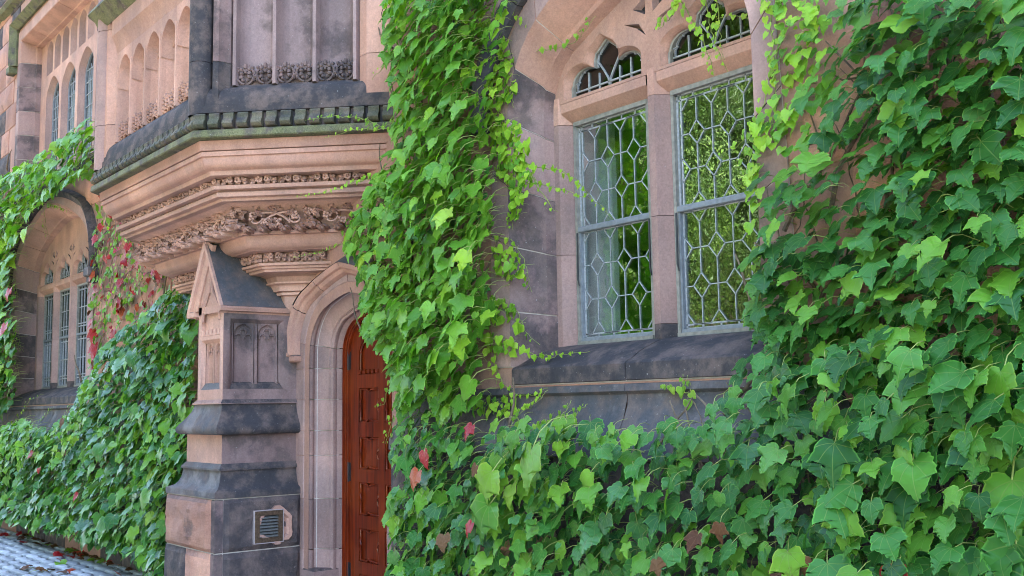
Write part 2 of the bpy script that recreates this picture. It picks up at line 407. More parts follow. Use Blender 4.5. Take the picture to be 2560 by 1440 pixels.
# ---- wall sheet with openings
WT = 9.5
holes = []
for xc in (WXC, LXC): H_OUT = HO[xc]; holes.append(arch_path(H_OUT['hw'], 1.72, H_OUT['zs'], H_OUT['rise'], H_OUT['r1'], 8, H_OUT['bulge'], xc))
holes.append(arch_path(.60, .0, 2.02, .44, .38, 8, .01, DXC))
UW = (LXC-1.9, LXC+1.9, 4.75, 7.2)
holes.append(rect_loop(*UW))
poly_holes([(-60, 0-.05), (-60, WT), (16, WT), (16, -.05)], holes, 0.0, 'wall', 'stone', BLD)
# unseen shell closed behind to block the sun: roof, ends, back; and interior
mb = MB()
mb.face([(-60, 0, WT), (16, 0, WT), (16, 14, WT), (-60, 14, WT)]); mb.face([(-60, 14, 0), (16, 14, 0), (16, 14, WT), (-60, 14, WT)])
mb.face([(-60, 0, 0), (-60, 14, 0), (-60, 14, WT), (-60, 0, WT)]); mb.face([(16, 0, 0), (16, 14, 0), (16, 14, WT), (16, 0, WT)])
mb.build('outer_wall', 'stone', BLD)
mb = MB()
mb.face([(-60, -.3, WT), (16, -.3, WT), (16, 7, WT+3.5), (-60, 7, WT+3.5)]); mb.face([(-60, 14.3, WT), (16, 14.3, WT), (16, 7, WT+3.5), (-60, 7, WT+3.5)])
mb.build('roof', 'roof', BLD)  # unseen roof, adds the height that keeps sun off the front
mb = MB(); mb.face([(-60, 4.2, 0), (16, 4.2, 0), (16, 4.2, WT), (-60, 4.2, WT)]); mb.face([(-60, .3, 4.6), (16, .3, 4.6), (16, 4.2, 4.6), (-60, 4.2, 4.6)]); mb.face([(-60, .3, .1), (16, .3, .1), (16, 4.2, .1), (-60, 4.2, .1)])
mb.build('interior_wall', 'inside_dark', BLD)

# ---- rock-faced ashlar blocks
def block_mesh(w, h, seed, rough=.02):
    r = random.Random(seed); mb = MB(); nx, nz = 7, 5; rows = []
    ph = [r.uniform(0, 6) for _ in range(6)]
    for j in range(nz):
        row = []
        for i in range(nx):
            u, v = i/(nx-1), j/(nz-1); e = min(u, 1-u, v, 1-v)
            bul = min(1, e*5)
            d = (.5+.5*math.sin(u*7+ph[0]+2*math.sin(v*5+ph[1])))*.5+(.5+.5*math.sin(v*9+ph[2]+1.5*math.sin(u*11+ph[3])))*.5
            row.append(((u-.5)*w, -(.004+bul*(rough*.4+rough*d+r.uniform(-.3, .3)*rough*.5)), (v-.5)*h))
        rows.append(row)
    mb.grid(rows)
    b = [rows[0][0], rows[0][-1], rows[-1][-1], rows[-1][0]]
    for a, c in ((rows[0], 0), (rows[-1], 0)): mb.face([(a[0][0], .03, a[0][2])]+a[::1]+[(a[-1][0], .03, a[-1][2])])
    mb.face([(rows[0][0][0], .03, rows[0][0][2])]+[rw[0] for rw in rows]+[(rows[-1][0][0], .03, rows[-1][0][2])])
    mb.face([(rows[0][-1][0], .03, rows[0][-1][2])]+[rw[-1] for rw in rows]+[(rows[-1][-1][0], .03, rows[-1][-1][2])])
    return mb
mbm = MB(); mbm.face([(-60, -.004, 0), (16, -.004, 0), (16, -.004, 1.3), (-60, -.004, 1.3)])
rb = random.Random(3); CH = .37
def blocked(x0, x1, z0, z1):
    m = .02
    for xc in (WXC, LXC):
        hb_ = HO[xc]['hw']+.25
        if x1 > xc-hb_ and x0 < xc+hb_ and z1 > 1.42 and z0 < 4.62:
            if z0 > 3.45:                     # shoulder of the arch
                ok = True
                for px in (x0, x1, (x0+x1)/2):
                    t = abs(px-xc)/hb_
                    lim = 3.55+1.05*max(0, 1-t**1.6) if t < 1 else 3.4
                    if z0 < lim: ok = False
                if ok: continue
            return True
    if x1 > DXC-.95 and x0 < DXC+.95 and z0 < 2.75: return True
    if x1 > UW[0]-.12 and x0 < UW[1]+.12 and z1 > 4.7 and z0 < 7.5: return True
    if x1 > -10.6 and x0 < -6.1 and z1 > 3.0: return True
    if x1 > -9.6 and x0 < -7.0 and z1 > 2.3: return True
    if x1 > -8.4 and x0 < -7.5: return True
    return z1 < 1.7 and False
rest = MB(); nblk = 0
z = .03
while z < 9.2:
    x = -19.5+rb.uniform(0, .5)
    while x < 2:
        l = rb.uniform(.42, .95); x1 = x+l
        if z < 1.42 or not blocked(x+.01, x1-.01, z, z+CH):
            if not (z < 1.42):
                cx, cz = (x+x1)/2, z+CH/2; q = cam_px((cx, 0, cz))
                b = block_mesh(l-.014, CH-.014, int((x+40)*1000+z*77), rb.uniform(.012, .03))
                seen = q and -120 < q[0] < 2700 and -120 < q[1] < 1560
                if seen and nblk < 300:
                    nblk += 1; b.build('stone_block', 'rock' if rb.random() < (.8 if cx > -9 else .5) or (cx > -14 and cz < 4.5) else 'rock_dark', BLD, 40, (cx, -.004, cz))
                else:
                    o = len(rest.v); rest.v += [(p[0]+cx, p[1]-.004, p[2]+cz) for p in b.v]; rest.f += [tuple(i+o for i in f) for f in b.f]; rest.mi += b.mi
        x = x1
    z += CH
if rest.v: tag(rest.build('stonework', 'rock', BLD, 40), kind='stuff')
# ---- plinth: sloped apron course and rock-faced base either side of the door
def plinth(xa, xb, joints):
    prof = [(0.02, 1.715), (-.022, 1.705), (-.026, 1.672), (-.005, 1.655), (-.012, 1.60), (-.035, 1.54), (-.075, 1.46), (-.115, 1.40), (-.118, 1.33), (-.10, 1.325)]
    xs = [xa]+joints+[xb]
    for i in range(len(xs)-1):
        mb = MB(); mb.grid([[(x, y, z) for y, z in prof] for x in (xs[i]+.003, xs[i+1]-.003)]); mb.face([(xs[i]+.003, y, z) for y, z in prof]); mb.face([(xs[i+1]-.003, y, z) for y, z in prof])
        mb.build('apron_course', 'stone_slate', BLD, 35)
    mb = MB(); mb.box(xa, xb, -.095, 0, 0, 1.33); mb.build('plinth_core', 'mortar_dark', BLD)
    z = .02
    for h in (.44, .44, .425):
        x = xa
        while x < xb-.05:
            l = min(rb.uniform(.5, .95), xb-x)
            if xb-x-l < .25: l = xb-x
            b = block_mesh(l-.016, h-.014, int(x*991+z*31), .028); b.build('plinth_block', 'rock_dark' if rb.random() < .6 else 'rock', BLD, 40, (x+l/2, -.098, z+h/2)); x += l
        z += h
plinth(-6.08, .4, [-4.9, -3.93, -2.6, -1.2]); plinth(-18.6, -8.6, [-16.5, -15.5, -14.3, -13.1, -11.9, -10.4])

# ---- glazing helpers
def bar(mb, a, b, wd, y0, y1, m=0):
    dx, dz = b[0]-a[0], b[1]-a[1]; l = math.hypot(dx, dz) or 1; nx, nz = -dz/l*wd/2, dx/l*wd/2; ex, ez = dx/l*wd*.25, dz/l*wd*.25
    P = [(a[0]+nx-ex, a[1]+nz-ez), (b[0]+nx+ex, b[1]+nz+ez), (b[0]-nx+ex, b[1]-nz+ez), (a[0]-nx-ex, a[1]-nz-ez)]
    mid = ((y0+y1)/2)
    f = [(p[0], y0, p[1]) for p in P]; k = [(p[0], y1, p[1]) for p in P]; mb.face(f, m); mb.face(k[::-1], m)
    for i in range(4): mb.face([f[i], k[i], k[(i+1) % 4], f[(i+1) % 4]], m)
def pane(poly, y, parent, mat='glass', tilt=.011):
    cx = sum(p[0] for p in poly)/len(poly); cz = sum(p[1] for p in poly)/len(poly); a, b = rb.gauss(0, tilt), rb.gauss(0, tilt)
    mb = MB(); f = [(x-cx, (x-cx)*a+(z-cz)*b, z-cz) for x, z in poly]; k = [(p[0], p[1]+.004, p[2]) for p in f]
    mb.face(f); mb.face(k[::-1])
    for i in range(len(f)): mb.face([f[i], k[i], k[(i+1) % len(f)], f[(i+1) % len(f)]])
    return mb.build('pane', mat, parent, None, (cx, y, cz))
def leaded_sash(par, x0, x1, z0, z1, y, margins, ph=0, ncol=4, nrow=3, detail=True):
    """lozenge-and-hexagon leaded light between x0..x1, z0..z1"""
    ml, mr, mt, mbt = margins; a0, a1, c0, c1 = x0+ml, x1-mr, z0+mbt, z1-mt
    L = MB(); W = .0054; yy = (y-.0025, y+.0045)
    def ln(a, b, w=W): bar(L, a, b, w, *yy)
    for p, q in (((x0, z0), (x0, z1)), ((x0, z1), (x1, z1)), ((x1, z1), (x1, z0)), ((x1, z0), (x0, z0))): ln(p, q, .016)
    if ml: ln((a0, z0), (a0, z1), .009)
    if mr: ln((a1, z0), (a1, z1), .009)
    if mt: ln((x0, c1), (x1, c1), .009)
    if mbt: ln((x0, c0), (x1, c0), .009)
    cw, rh = (a1-a0)/ncol, (c1-c0)/nrow; dx, dz = cw*.50, cw*.60
    X = lambda i: a0+cw*i
    rows = [c0+rh*j for j in range(nrow+1)]       # lozenge rows; the first and last are cut by the border
    has = lambda i, j: (i+j+ph) % 2 == 0
    zlo, zhi = c0, c1
    for i in range(ncol+1):
        segs = []; zc = zlo
        for j, r in enumerate(rows):
            if has(i, j):
                if r-dz > zc: segs.append((zc, r-dz))
                zc = r+dz
        if zhi > zc: segs.append((zc, zhi))
        for s0, s1 in segs:
            if 0 < i < ncol: ln((X(i), s0), (X(i), s1))
    for j, r in enumerate(rows):
        for i in range(ncol+1):
            if has(i, j):
                pts = [(X(i), r+dz), (X(i)+dx, r), (X(i), r-dz), (X(i)-dx, r)]
                for k in range(4):
                    p, q = pts[k], pts[(k+1) % 4]
                    # clip the lozenge at the sash border and bottom
                    def clip(p, q):
                        t0, t1 = 0.0, 1.0; d = (q[0]-p[0], q[1]-p[1])
                        for ax, lo, hi in ((0, a0, a1), (1, zlo, zhi)):
                            if abs(d[ax]) < 1e-9: continue
                            ta, tb = (lo-p[ax])/d[ax], (hi-p[ax])/d[ax]
                            if ta > tb: ta, tb = tb, ta
                            t0, t1 = max(t0, ta), min(t1, tb)
                        return None if t1-t0 < .02 else ((p[0]+d[0]*t0, p[1]+d[1]*t0), (p[0]+d[0]*t1, p[1]+d[1]*t1))
                    s = clip(p, q)
                    if s: ln(*s)
            if i < ncol:
                xa = X(i)+(dx if has(i, j) else 0); xb = X(i+1)-(dx if has(i+1, j) else 0); ln((xa, r), (xb, r))
    L.build('lead_came', 'lead', par)
    # panes
    for j in range(1, len(rows)):
        zb, zt = rows[j-1], rows[j]
        for i in range(ncol):
            xa, xb = X(i), X(i+1); P = []
            bl = j > 0 and has(i, j-1); br = j > 0 and has(i+1, j-1); tr = j < len(rows) and has(i+1, j); tl = j < len(rows) and has(i, j)
            if zt-zb < .04: continue
            e = min(dz, (zt-zb)*.9); ex = dx*e/dz
            P += [(xa, zb+e), (xa+dx, zb)] if bl else [(xa, zb)]
            P += [(xb-dx, zb), (xb, zb+e)] if br else [(xb, zb)]
            P += [(xb, zt-e), (xb-dx, zt)] if tr else [(xb, zt)]
            P += [(xa+dx, zt), (xa, zt-e)] if tl else [(xa, zt)]
            pane(P, y, par)
    for j, r in enumerate(rows):
        for i in range(ncol+1):
            if has(i, j):
                P = [(min(max(px, a0), a1), min(max(pz, zlo), zhi)) for px, pz in ((X(i), r+dz), (X(i)+dx, r), (X(i), r-dz), (X(i)-dx, r))]
                P2 = []
                for p in P:
                    if not P2 or math.hypot(p[0]-P2[-1][0], p[1]-P2[-1][1]) > .004: P2.append(p)
                if len(P2) > 2: pane(P2, y, par)
    if ml: pane(rect_loop(x0, a0, c0, c1), y, par)
    if mr: pane(rect_loop(a1, x1, c0, c1), y, par)
    if mt: pane(rect_loop(x0, x1, c1, z1), y, par)
    if mbt: pane(rect_loop(x0, x1, z0, c0), y, par)
    if mt or mbt:                                        # short ties across the margin strips
        T = MB()
        for q in (.2, .42, .63, .82):
            xx = x0+(x1-x0)*q
            if mt: bar(T, (xx, c1), (xx, z1), .008, *yy)
            if mbt: bar(T, (xx, z0), (xx, c0), .008, *yy)
        T.build('lead_tie', 'lead', par)
def trefoil(w, grow=0.0, n=64, base=0.0):
    """half outline (angle 0..pi) of a three-lobed light head about its bottom centre"""
    c = [(-.172*w/.61, .10, .122+grow), (.172*w/.61, .10, .122+grow), (0, .238, .108+grow)]
    out = []
    for i in range(n+1):
        a = math.pi*(1-i/n); dx, dz = math.cos(a), math.sin(a); best = .10
        for cx, cz, r in c:
            b = cx*dx+cz*dz; disc = b*b-(cx*cx+cz*cz-r*r)
            if disc > 0: best = max(best, b+math.sqrt(disc))
        best = max(best, min((w/2-.008+grow*.5)/max(abs(dx), 1e-6), .10/max(dz, 1e-6)))      # stilted feet of the side lobes
        # ogee tip of the middle lobe
        k = abs(a-math.pi/2)
        if k < .30: best = max(best, (.325+grow*1.1)+(.075)*(1-k/.30)**1.5)
        lim = (w/2+grow*.2)/max(abs(dx), 1e-6); out.append((dx*min(best, lim), dz*min(best, lim)*.74))
    return out

def arched_window(xc, fine):
    win = empty('arched_window', BLD); H_OUT, H_IN = HO[xc], HI[xc]; nl = 2 if fine else 4; hw_ = H_OUT['hw']
    win['label'] = 'tall leaded window under a four-centred stone arch' if fine else 'foreshortened arched window with a black hood mould'
    p_out = arch_path(H_OUT['hw'], 1.83, H_OUT['zs'], H_OUT['rise'], H_OUT['r1'], 8, H_OUT['bulge'], xc)
    # splayed reveal in separate stones, soot-stained
    n_out = arch_path(H_OUT['hw'], 1.83, H_OUT['zs'], H_OUT['rise'], H_OUT['r1'], 8, H_OUT['bulge'], xc)
    n_in = arch_path(H_IN['hw'], 1.83, H_IN['zs'], H_IN['rise'], H_IN['r1'], 8, H_IN['bulge'], xc)
    Lo = path_len(n_out)
    brk = [.33, .72, 1.08, 1.48, 1.80, 2.12] if fine else [.30, .62, .95, 1.28, 1.60, 1.93, 2.35, 2.85]
    brk = sorted(brk+([] if fine else [Lo/2])+[Lo-b for b in brk])
    def para(path, s):
        acc = 0
        for a, b in zip(path, path[1:]):
            l = math.hypot(b[0]-a[0], b[1]-a[1])
            if acc+l >= s: t = (s-acc)/l; return (a[0]+(b[0]-a[0])*t, a[1]+(b[1]-a[1])*t)
            acc += l
        return path[-1]
    Li = path_len(n_in); nr = normals2(n_out); edges = [0]+brk+[Lo]
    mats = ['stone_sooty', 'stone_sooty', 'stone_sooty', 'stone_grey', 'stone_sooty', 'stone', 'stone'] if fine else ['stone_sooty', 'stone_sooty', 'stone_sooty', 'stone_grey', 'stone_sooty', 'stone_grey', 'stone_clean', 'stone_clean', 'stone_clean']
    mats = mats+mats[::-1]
    for k in range(len(edges)-1):
        g = .004; s0, s1 = edges[k]+g, edges[k+1]-g; nn = max(2, int((s1-s0)/.09)); rows = []
        for q in range(nn+1):
            s = s0+(s1-s0)*q/nn; po = para(n_out, s); pi_ = para(n_in, s*Li/Lo)
            # little chamfer at the wall arris, then the splay
            ox, oz = po[0]-pi_[0], po[1]-pi_[1]; l = math.hypot(ox, oz); ex, ez = ox/l, oz/l
            rows.append([(po[0]+ex*.20, -.012, po[1]+ez*.20), (po[0]+ex*.008, -.014, po[1]+ez*.008), (po[0], -.006, po[1]),
                         (pi_[0]+(po[0]-pi_[0])*.30, .185, pi_[1]+(po[1]-pi_[1])*.30), (pi_[0]+(po[0]-pi_[0])*.16, .20, pi_[1]+(po[1]-pi_[1])*.16), (pi_[0]-ex*.004, .285, pi_[1]-ez*.004)])
        mb = MB(); mb.grid(rows); mb.face(rows[0]); mb.face(rows[-1][::-1])
        # the outward band on the wall keeps pink, the reveal is stained
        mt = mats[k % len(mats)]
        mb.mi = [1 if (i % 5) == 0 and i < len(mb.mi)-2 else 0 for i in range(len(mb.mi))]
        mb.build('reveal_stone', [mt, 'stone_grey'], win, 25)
    rows = []
    for q in range(61):
        s = Lo*q/60; po = para(n_out, s); pi_ = para(n_in, s*Li/Lo); ox, oz = po[0]-pi_[0], po[1]-pi_[1]; l = math.hypot(ox, oz); ex, ez = ox/l*.005, oz/l*.005
        rows.append([(po[0]+ox/l*.2, -.006, po[1]+oz/l*.2), (po[0]+ex, -.006, po[1]+ez), (pi_[0]+ox*.30+ex, .188, pi_[1]+oz*.30+ez), (pi_[0]+ox*.16+ex, .204, pi_[1]+oz*.16+ez), (pi_[0]+ex, .286, pi_[1]+ez)])
    mb = MB(); mb.grid(rows); mb.build('mortar_bed', 'mortar', win)
    # hood mould
    hp = arch_path(H_OUT['hw']+.24, H_OUT['zs']-.02 if fine else 3.30, H_OUT['zs'], H_OUT['rise']+.12, H_OUT['r1']+.2, 8, .05, xc)
    hp = hp[:len(hp)//2+1] if fine else hp
    hb = [path_len(hp)*t for t in (.14, .3, .5, .7, .86)]
    stones_along(hp, [(-.045, .0), (-.05, -.05), (-.02, -.085), (.035, -.105), (.06, -.06), (.065, .0)], hb, 'stone_slate' if fine else 'stone_black', win, 'hood_stone')
    for s in () if fine else (-1, 1):
        mb = MB(); x = xc+s*(H_OUT['hw']+.26); mb.box(x-.09, x+.09, -.13, 0, 3.20, 3.31, ch=.015); mb.box(x-.06, x+.06, -.10, 0, 3.13, 3.205, ch=.01); mb.build('label_stop', 'stone_slate', win)
    # sill: sloping blue-black top, tooled front
    prof = [(.30, 1.955), (.262, 1.947), (.20, 1.925), (.10, 1.882), (.03, 1.838), (.0, 1.828), (-.012, 1.815), (-.014, 1.73), (.0, 1.722)]
    xs = [xc-.918, xc+.03, xc+.918] if fine else [xc-1.73, xc-1.1, xc+.3, xc+1.73]
    for i in range(len(xs)-1):
        g = .004; mb = MB(); a, b = xs[i]+g, xs[i+1]-g
        mb.grid([[(x, y-.004, z) for y, z in prof] for x in (a, b)]); mb.face([(a, y-.004, z) for y, z in prof]); mb.face([(b, y-.004, z) for y, z in prof][::-1])
        mb.build('sill', 'stone_black', win, 35)
    mb = MB(); mb.grid([[(x, y+.004, z-.006) for y, z in prof] for x in (xs[0], xs[-1])]); mb.build('sill_mortar', 'mortar', win)
    # stone frame: jambs, mullions, transom
    y0 = .27; lw, pitch = (.62, .80) if fine else (.61, .785); lx = [xc+(i-(nl-1)/2)*pitch for i in range(nl)]
    def mull(x, z0, z1, hw=.0875, name='mullion', mat='stone_grey'):
        mb = MB(); pr = [(-hw, .40), (-hw, .355), (-hw+.022, .33), (-.03, y0+.012), (-.024, y0), (.024, y0), (.03, y0+.012), (hw-.022, .33), (hw, .355), (hw, .40)]
        mb.grid([[(x+a, y, z) for a, y in pr] for z in (z0, z1)]); mb.face([(x+a, y, z1) for a, y in pr]); mb.face([(x+a, y, z0) for a, y in pr]); mb.build(name, mat, win, 35)
    for i in range(nl-1):
        xm = xc+(i-(nl-2)/2)*pitch
        mull(xm, 1.94, 2.03, mat='stone_black'); mull(xm, 2.033, 2.62, mat='stone_grey'); mull(xm, 2.623, 3.30, mat='stone_grey'); mull(xm, 3.302, 3.455, mat='stone_clean')
    for s in (-1, 1):
        mb = MB(); xe = xc+s*(pitch*nl/2-.0875)
        pr = [(0, .40), (0, .355), (.02, .33), (.055, y0+.01), (.065, y0), (.16, y0-.01), (.16, .40)]
        for z0, z1, mt in ((1.94, 2.5, 'stone_grey'), (2.503, 3.30, 'stone_grey'), (3.303, 3.47, 'stone_clean')):
            mb = MB(); mb.grid([[(xe+s*a, y, z) for a, y in pr] for z in (z0, z1)]); mb.face([(xe+s*a, y, z1) for a, y in pr]); mb.face([(xe+s*a, y, z0) for a, y in pr]); mb.build('jamb', mt, win, 35)
    for i in range(nl):
        mb = MB(); pr = [(.40, 3.305), (.355, 3.305), (.335, 3.315), (y0+.02, 3.362), (y0+.008, 3.372), (y0+.006, 3.425), (.335, 3.455), (.36, 3.458), (.40, 3.458)]
        a, b = lx[i]-.33-.03, lx[i]+.33+.03
        mb.grid([[(x, y, z) for y, z in pr] for x in (a, b)]); mb.build('transom', 'stone_clean', win, 35)
    # traceried head: a pierced plate with hollow-chamfered trefoil lights
    zb = 3.44
    outer = arch_path(H_IN['hw']+.01, zb-.012, H_IN['zs']+.02, H_IN['rise'], H_IN['r1'], 8, H_IN['bulge'], xc)
    hl = []
    for i in range(nl):
        A = trefoil(lw+.02, .042); A = [(lx[i]+px, zb+.005+pz) for px, pz in A]
        top = H_IN['zs']+.02
        hl.append(A)
    eye = []
    for m_x in ([xc] if fine else [xc-pitch, xc, xc+pitch]):
        for s in (-1, 1):
            eye.append([(m_x+s*.028, 3.775), (m_x+s*.028, 3.885), (m_x+s*.125, 3.83)]); eye.append([(m_x+s*.028, 3.655), (m_x+s*.10, 3.715), (m_x+s*.20, 3.765), (m_x+s*.08, 3.735)])
    poly_holes(outer, hl+eye, y0+.006, 'tracery_plate', 'stone_clean', win, .05)
    for i in range(nl):
        A = trefoil(lw+.02, .042); B = trefoil(lw+.02, 0.0); rows = []
        for (ax, az), (bx, bz) in zip(A, B):
            P = lambda t, yy: (lx[i]+ax+(bx-ax)*t, yy, zb+.005+az+(bz-az)*t)
            rows.append([P(0, y0+.006), P(.2, y0+.022), P(.55, y0+.040), (lx[i]+bx, y0+.050, zb+.02+bz), (lx[i]+bx, y0+.085, zb+.02+bz)])
        mb = MB(); mb.grid(rows)
        mb.face([(lx[i]-.36, y0+.01, zb), (lx[i]+.36, y0+.01, zb), (lx[i]+.36, y0+.085, zb+.024), (lx[i]-.36, y0+.085, zb+.024)])
        mb.build('cusped_head', 'stone_clean', win, 50)
        # buff inner lining and dark glass with lead outline
        mb = MB(); rows = [[(lx[i]+bx, y0+.056, zb+.02+bz), (lx[i]+bx*.965, y0+.060, zb+.02+bz*.965), (lx[i]+bx*.965, y0+.09, zb+.02+bz*.965)] for bx, bz in B]; mb.grid(rows); mb.build('head_lining', 'sash_cream', win, 50)
        yg = y0+.080; mb = MB(); mb.face([(lx[i]+bx*.97, yg+.006, zb+.02+bz*.97) for bx, bz in B]); mb.build('head_glass', 'glass_dark', win)
        L = MB()
        for sc in ((.89, .006),) if fine else ((.8, .01),):
            pts = [(lx[i]+bx*sc[0], zb+.035+bz*(sc[0]+.01)) for bx, bz in B[2:-2]]
            for p, q in zip(pts, pts[1:]): bar(L, p, q, sc[1], yg-.006, yg+.006)
        w2 = lw/2*.93; zt = zb+.058
        bar(L, (lx[i]-w2, zt), (lx[i]+w2, zt), .009, yg-.006, yg+.006)
        for q in (-.62, -.3, .3, .62):
            X = lx[i]+q*w2; bar(L, (X, zb+.03), (X, zb+(.155 if abs(q) > .5 else .13)), .006, yg-.006, yg+.006)
        for s in (-1, 1):
            pp = [(lx[i], zb+.03), (lx[i]+s*.010, zb+.08), (lx[i]+s*.045, zb+.135), (lx[i]+s*.085, zb+.19)]
            for p, q in zip(pp, pp[1:]): bar(L, p, q, .008, yg-.006, yg+.006)
        for k in (8, 14, 20, 27, 37, 44, 50, 56):
            bx, bz = B[k]; bar(L, (lx[i]+bx*.86, zb+.035+bz*.87), (lx[i]+bx*.97, zb+.02+bz*.97), .007, yg-.006, yg+.006)
        L.build('head_lead', 'lead', win)
    for e in eye:
        cx = sum(p[0] for p in e)/len(e); cz = sum(p[1] for p in e)/len(e); mb = MB()
        big = max(math.hypot(p[0]-cx, p[1]-cz) for p in e) > .10 and len(e) == 3
        rows = [[(p[0], y0+.006, p[1]), (cx+(p[0]-cx)*.55, y0+.05, cz+(p[1]-cz)*.55)] for p in e]; mb.grid(rows+[rows[0]])
        mb.face([(cx+(p[0]-cx)*.55, y0+.048, cz+(p[1]-cz)*.55) for p in e], 1)
        mb.build('tracery_eyelet', ['stone_grey', 'black_iron' if len(e) == 3 else 'stone_grey'], win)
    # sashes
    for i in range(nl):
        x0, x1 = lx[i]-lw/2, lx[i]+lw/2
        hid = fine and i > 1
        mb = MB()
        for a in ((x0-.006, x0+.014), (x1-.014, x1+.006)): mb.box(a[0], a[1], .335, .40, 1.945, 3.312)
        mb.box(x0, x1, .33, .40, 3.288, 3.314); mb.box(x0, x1, .325, .40, 1.945, 1.978); mb.build('window_frame', 'sash_cream', win)
        zm = 2.65
        mb = MB(); mb.box(x0+.012, x1-.012, .338, .372, zm-.016, zm+.016, ch=.004); mb.box(x0+.012, x0+.026, .348, .385, 1.97, zm); mb.box(x1-.026, x1-.012, .348, .385, 1.97, zm); mb.box(x0+.012, x1-.012, .345, .385, 1.975, 1.998); mb.build('sash', 'sash', win)
        if fine:
            leaded_sash(win, x0+.018, x1-.018, zm+.014, 3.288, .362, (.028, .016, .035, 0), i, 5, 3)
            leaded_sash(win, x0+.028, x1-.028, 1.996, zm-.014, .372, (.0, .0, 0, .025), i+1, 5, 3)
            for xx in (x0+.012, x1-.012):
                mb = MB(); mb.tube([(xx, .332, zm-.02), (xx, .33, zm-.30), (xx+.012, .328, zm-.34)], [.006, .006, .003], 5); mb.build('casement_stay', 'black_iron', win)
        else:
            L = MB()
            for za, zc_ in ((1.99, zm-.02), (zm+.02, 3.288)):
                for q in (.2, .4, .6, .8): bar(L, (x0+(x1-x0)*q, za), (x0+(x1-x0)*q, zc_), .009, .355, .372)
                for q in (.14, .2, .55, .93): bar(L, (x0+.02, za+(zc_-za)*q), (x1-.02, za+(zc_-za)*q), .012, .355, .372)
            L.build('lead_came', 'lead', win)
            pane(rect_loop(x0+.014, x1-.014, zm, 3.29), .364, win, 'glass_far', .001); pane(rect_loop(x0+.02, x1-.02, 1.97, zm), .374, win, 'glass_far', .001)
    # pale inner reveal and blind box seen through the glass
    e_ = pitch*nl/2-.02
    mb = MB(); mb.box(xc-e_-.16, xc-e_, .405, .75, 1.9, 3.4); mb.box(xc+e_, xc+e_+.16, .405, .75, 1.9, 3.4); mb.box(xc-e_, xc+e_, .405, .72, 1.86, 1.94); mb.build('inner_reveal', 'inside', win)
    mb = MB(); mb.box(xc-e_-.05, xc-e_+.26, .46, .50, 1.945, 3.08); mb.build('inner_shutter', 'inside', win)
    return win
arched_window(WXC, True); arched_window(LXC, False)

# ---- upper window (rectangular head, cusped blind panels above the lights)
uw = empty('upper_window', BLD); uw['label'] = 'square-headed upper window with a row of blind cusped panels'
x0u, x1u, z0u, z1u = UW
pth = [(x0u, z0u), (x0u, z1u), (x1u, z1u), (x1u, z0u)]
zj = [.26, .63, 1.0, 1.37, 1.74, 2.11]
Lp = path_len(pth); brk = sorted(zj+[2.45+.6, 2.45+1.9, 2.45+3.2]+[Lp-q for q in zj])
def rev(path, name):
    for k, sp in enumerate(cut_path(path, brk)):
        sp = trim(sp, .004); mb = MB()
        nrm = normals2(sp)
        sweep(mb, sp, [(.16, -.012), (.01, -.014), (0, -.006), (-.06, .19), (-.075, .20), (-.09, .29)]); mb.build(name, 'stone_clean' if sp[0][1] > 7.1 or sp[-1][1] > 7.1 else ('stone_sooty' if k % 3 else 'stone_grey'), uw, 25)
rev(pth, 'reveal_stone')
mb = MB(); sweep(mb, pth, [(.12, -.008), (.006, -.006), (-.05, .18), (-.08, .29)], caps=False); mb.build('mortar_bed', 'mortar', uw)
lp = [(x0u-.22, 6.85), (x0u-.22, 7.46), (x1u+.22, 7.46), (x1u+.22, 6.85)]
stones_along(lp, [(-.05, 0), (-.055, -.04), (-.02, -.08), (.03, -.13), (.065, -.06), (.07, 0)], [.62, 1.6, 2.6, 3.6, 4.5], 'stone_green', uw, 'hood_stone')
for s, x in ((-1, x0u-.28), (1, x1u+.28)):
    mb = MB(); mb.box(x-.12, x+.06, -.12, 0, 6.74, 6.86, ch=.015); mb.build('label_stop', 'stone_green', uw)
pit = .785; lxu = [LXC+(i-1.5)*pit for i in range(4)]
def ptop(w, zsp, rise, n=8): return arch_path(w/2, zsp-.4, zsp, rise, w*.3, n, .02)
oh = []; outer = rect_loop(x0u+.08, x1u-.08, 4.7, 7.14)
for c in lxu:
    a = arch_path(.335, 4.72, 6.22, .30, .2, 6, .02, c); oh.append(a)
mb = MB()
for c in lxu:
    for q in (-.195, .195): oh.append(arch_path(.155, 6.60, 6.97, .13, .08, 5, .01, c+q))
poly_holes(outer, oh, .27, 'tracery_plate', 'stone_clean', uw, .05)
